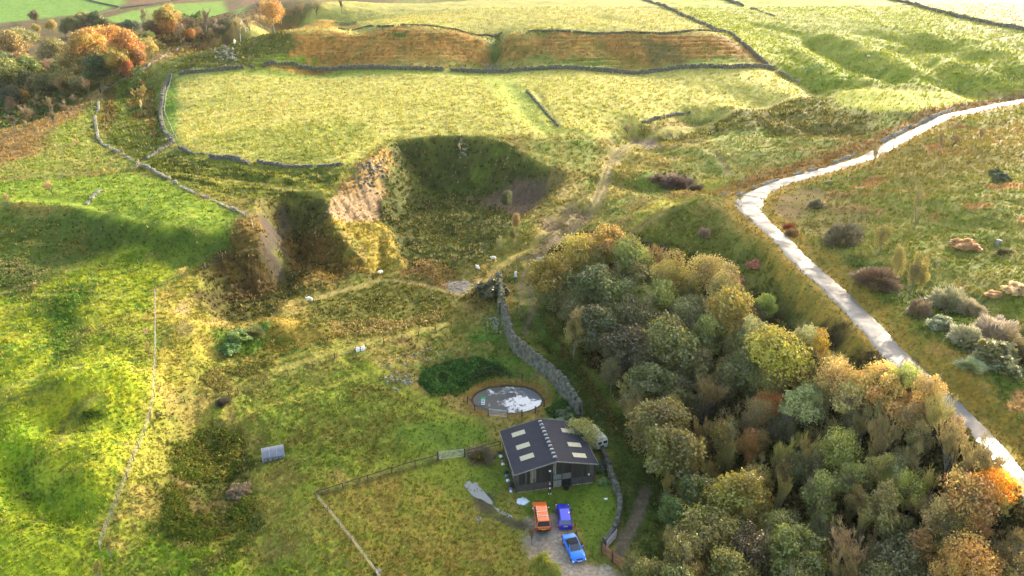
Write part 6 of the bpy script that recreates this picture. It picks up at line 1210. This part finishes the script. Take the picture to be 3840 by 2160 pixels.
def cover(pix, n, seed, cols, h, leaf, name, label, cat, wpts=None, mound=0.0):
    r = np.random.default_rng(seed); pts = poly(pix); x0, y0 = pts.min(0); x1, y1 = pts.max(0); x = r.uniform(x0,x1,n*3); y = r.uniform(y0,y1,n*3); _, _, ins = seg_dist(x, y, pts, closed=True); d, _, _ = seg_dist(x, y, pts, closed=True)
    dens = fbm(x*.5, y*.5, 2, seed); k = ins & (dens > .30-.0*d) & (r.random(len(x)) < np.clip(d/1.5,.15,1)); x = x[k][:n]; y = y[k][:n]; dd = d[k][:n]; m = len(x); z = grid_look(Z, x, y)
    hh = h*(.35+.9*fbm(x*.7, y*.7, 3, seed+1))*np.clip(dd/1.2,.25,1); t = r.random(m)**.6; Pc = np.column_stack([x,y,z+hh*t]); Nn = r.normal(size=(m,3))+np.array([0,0,.7]); Nn /= np.linalg.norm(Nn,axis=1)[:,None]
    S = leaf*r.uniform(.6,1.5,m); V = quads_at(Pc, Nn, S, r, 1.0 if name != 'rushes' else .5); A = np.array([lin(c)*.95 for c in cols]); q_ = fbm(x*.35, y*.35, 2, seed+2); q2 = (np.clip((q_-.3)/.4,0,.999)*len(A)).astype(int); q2 = np.where(r.random(m) < .3, r.integers(0,len(A),m), q2)
    c = A[q2]*r.uniform(.6,1.4,m)[:,None]; o = link(name, np_mesh(name, V, quads=np.arange(4*m).reshape(-1,4), col=np.repeat(c,4,0)), None, gmat(name)); return tag(o, label, cat, kind='stuff')
cover([(1060,930),(1130,905),(1200,895),(1260,915),(1290,945),(1240,952),(1190,970),(1150,1000),(1090,1000),(1050,965)], 16000, 61, [(70,100,48),(86,118,56),(62,84,44)], 1.0, .22, 'bramble_patch', 'dense dark green brambles beside the fenced pond', 'brambles')
cover([(1430,1000),(1470,1060),(1440,1080),(1385,1060),(1370,1030),(1400,1010)], 5000, 62, [(72,96,46),(92,116,52)], .8, .22, 'bramble_patch', 'brambles between the pond and the foot of the retaining wall', 'brambles')
cover([(440,1110),(500,1075),(600,1068),(626,1095),(620,1180),(560,1215),(500,1220),(430,1200),(415,1150)], 8000, 63, [(100,112,46),(118,110,52),(90,106,42),(130,126,56)], .8, .24, 'rushes', 'dark rushes and weeds in the hollow of the rough field, upper patch', 'rushes')
cover([(430,1210),(480,1235),(480,1290),(560,1300),(620,1240),(660,1270),(600,1340),(520,1380),(440,1360),(395,1330),(405,1260)], 7000, 64, [(98,110,44),(112,110,48),(90,104,40)], .7, .24, 'rushes', 'dark rushes below the bare patch in the rough field, lower patch', 'rushes')
cover([(560,990),(480,960),(540,920),(700,895),(690,920),(600,960)], 6000, 65, [(140,128,70),(120,120,60)], .35, .2, 'dead_weeds', 'brown dead weeds on the slope under the post fence', 'weeds')
cover([(800,805),(1000,800),(1110,770),(1130,810),(960,850),(830,850)], 2600, 66, [(150,130,80),(132,120,66),(168,148,98)], .5, .22, 'bracken', 'russet bracken on the flat below the quarry paths', 'bracken')
cover([(995,640),(1080,648),(1150,680),(1120,720),(1030,700)], 1300, 67, [(150,122,80),(132,114,66)], .5, .22, 'bracken', 'russet bracken on the floor of the big quarry bowl', 'bracken')
cover([(1370,640),(1460,600),(1600,620),(1700,660),(1830,720),(1950,800),(2150,900),(2300,970),(2440,1100),(2620,1330),(2600,1560),(1640,1560),(1660,1400),(1690,1280),(1610,1120),(1560,1010),(1450,880),(1380,760)], 85000, 68, [(92,86,50),(110,96,60),(78,90,44),(100,80,58),(120,110,60)], 2.4, .34, 'undergrowth', 'tangled brown and green undergrowth beneath the trees of the valley wood', 'undergrowth')
cover([(1258,745),(1275,770),(1270,800),(1292,838),(1318,880),(1372,918),(1425,975),(1476,1045),(1466,1052),(1428,1000),(1368,938),(1306,902),(1276,840),(1262,800)], 3600, 72, [(92,104,48),(116,116,58),(80,92,42)], 1.3, .22, 'ivy', 'ivy and grass overgrowing the top of the old retaining wall', 'ivy')
cover([(1380,800),(1450,900),(1530,1010),(1600,1120),(1570,1130),(1500,1040),(1420,930),(1360,820)], 7000, 70, [(110,98,54),(88,96,46),(124,106,62)], .8, .24, 'undergrowth', 'rough dead grass and brambles on the ditch bank beside the lane', 'undergrowth')
for k_, (pp_, n_, cs_, h_, lb_) in enumerate([([(1060,540),(1180,560),(1210,600),(1120,620),(1040,590)], 1500, [(96,104,50),(84,92,44),(112,104,54)], .5, 'dark low scrub on the shaded floor of the big quarry bowl'),
    ([(120,740),(240,730),(200,800),(160,900),(115,870)], 2600, [(104,136,54),(92,122,48)], .35, 'dark green rough herbage high on the bright left spur'), ([(205,1035),(250,1030),(268,1055),(210,1062)], 700, [(84,104,42),(104,122,46)], .5, 'dark clump of weeds on the round mound of the left spur'),
    ([(-60,650),(60,645),(150,690),(90,740),(-60,760)], 4200, [(112,124,66),(140,128,84),(96,112,56)], .7, 'grey green scrub at the left edge below the shaded slope'), ([(390,1035),(440,1038),(430,1056),(385,1060)], 500, [(120,120,66),(134,120,78)], .4, 'grey tangle at the bend of the left fence'),
    ([(560,1370),(630,1320),(625,1400),(560,1435)], 1600, [(92,108,44),(108,120,52)], .5, 'dark low weeds in the lower hollow near the bottom edge')]): cover(pp_, n_, 80+k_, cs_, h_, .2, 'scrub', lb_, 'scrub')
def wild(seed, x0, x1, y0, y1, n, h, label):
    r = np.random.default_rng(seed); x = r.uniform(x0,x1,n); y = r.uniform(y0,y1,n); d = fbm(x*.03, y*.03, 2, seed); ok = (d > .44) & (x < -105) & (x/y < np.where(y > 370, -.40, -.49)); x = x[ok]; y = y[ok]; m = len(x); z = grid_look(Z, x, y); hh = h*(.3+fbm(x*.12,y*.12,2,seed+1)); Pc = np.column_stack([x,y,z+hh*r.random(m)**.5]); Nn = r.normal(size=(m,3))+np.array([0,-.3,.6]); Nn /= np.linalg.norm(Nn,axis=1)[:,None]
    V = quads_at(Pc, Nn, 1.0*r.uniform(.6,1.5,m), r); A = np.array([lin(c)*.95 for c in [(110,100,62),(90,104,54),(140,120,66),(116,92,72),(76,92,50)]]); q_ = (np.clip((fbm(x*.06,y*.06,2,seed+2)-.3)/.4,0,.999)*5).astype(int); c = A[q_]*r.uniform(.6,1.4,m)[:,None]
    return tag(link('scrub', np_mesh('scrub', V, quads=np.arange(4*m).reshape(-1,4), col=np.repeat(c,4,0)), None, gmat('scrub')), label, 'scrub', kind='stuff')
wild(71, -330, -110, 250, 560, 70000, 7.0, 'dark scrub and saplings filling the floor of the far left valley')
# ------------------------------------------------------------------ unseen cloud put overhead to shade the barn and the foot of the wood
def added_cloud(pix, zc, thick, name='added_cloud', seed=1, z0=2.0):
    # the shaded land, carried up the sun line to cloud height
    pts = []
    for a, b in pix:
        p = P(a, b); k = (zc-p.z)/SUN[2]; pts.append((p.x+SUN[0]*k, p.y+SUN[1]*k))
    q_ = smooth_line(pts+[pts[0]], 6.0)[:-1]; c = q_.mean(0); b = MB(); n = len(q_); rings = []
    for t, s_ in ((-.5,.55),(-.42,.8),(-.2,.95),(0,1.0),(.25,.93),(.5,.72),(.68,.4),(.74,.1)):
        rings.append([(c[0]+(x-c[0])*s_*(1+.05*math.sin(i*.9+seed)), c[1]+(y-c[1])*s_*(1+.05*math.cos(i*1.3+seed)), zc+thick*t*(1+.3*math.sin(i*.7+seed))) for i, (x, y) in enumerate(q_)])
    b.loft(rings); m, nt, bs = mat('added_cloud'); bs.inputs['Base Color'].default_value = (.85,.86,.88,1); bs.inputs['Roughness'].default_value = 1; bs.inputs['Specular IOR Level'].default_value = 0
    return tag(b.build(name, m, None, True), kind='structure')
added_cloud([(1290,760),(1250,900),(1150,1050),(1090,1160),(1120,1330),(1200,1470),(1330,1620),(1600,1620),(1800,1500),(1820,1300),(1760,1120),(1680,980),(1560,880),(1440,800)], 700, 60)

# white cloud up the valley, out of view, put there for the pond to reflect
cw = added_cloud([(1290,760),(1330,800),(1340,900),(1250,900)], 900, 90, 'added_cloud', 3); cw.location = (-1500, -150, 0); cw.scale = (1,1,1)

# thin bright autumn haze
hb = MB(); zt = 96.0
HX0, HX1, HY0, HY1 = -5000, 5000, -400, 2700
hb.box(((HX0+HX1)/2,(HY0+HY1)/2,(zt-25)/2),(HX1-HX0,HY1-HY0,zt+25)); hm = bpy.data.materials.new('haze'); hm.use_nodes = True; hn = hm.node_tree; hn.nodes.clear()
ho = hn.nodes.new('ShaderNodeOutputMaterial'); hv = hn.nodes.new('ShaderNodeVolumePrincipled'); hv.inputs['Density'].default_value = .00003; hv.inputs['Color'].default_value = (.94,.94,.92,1); hv.inputs['Anisotropy'].default_value = .45; hn.links.new(hv.outputs[0], ho.inputs['Volume'])
tag(hb.build('haze', hm), kind='stuff')
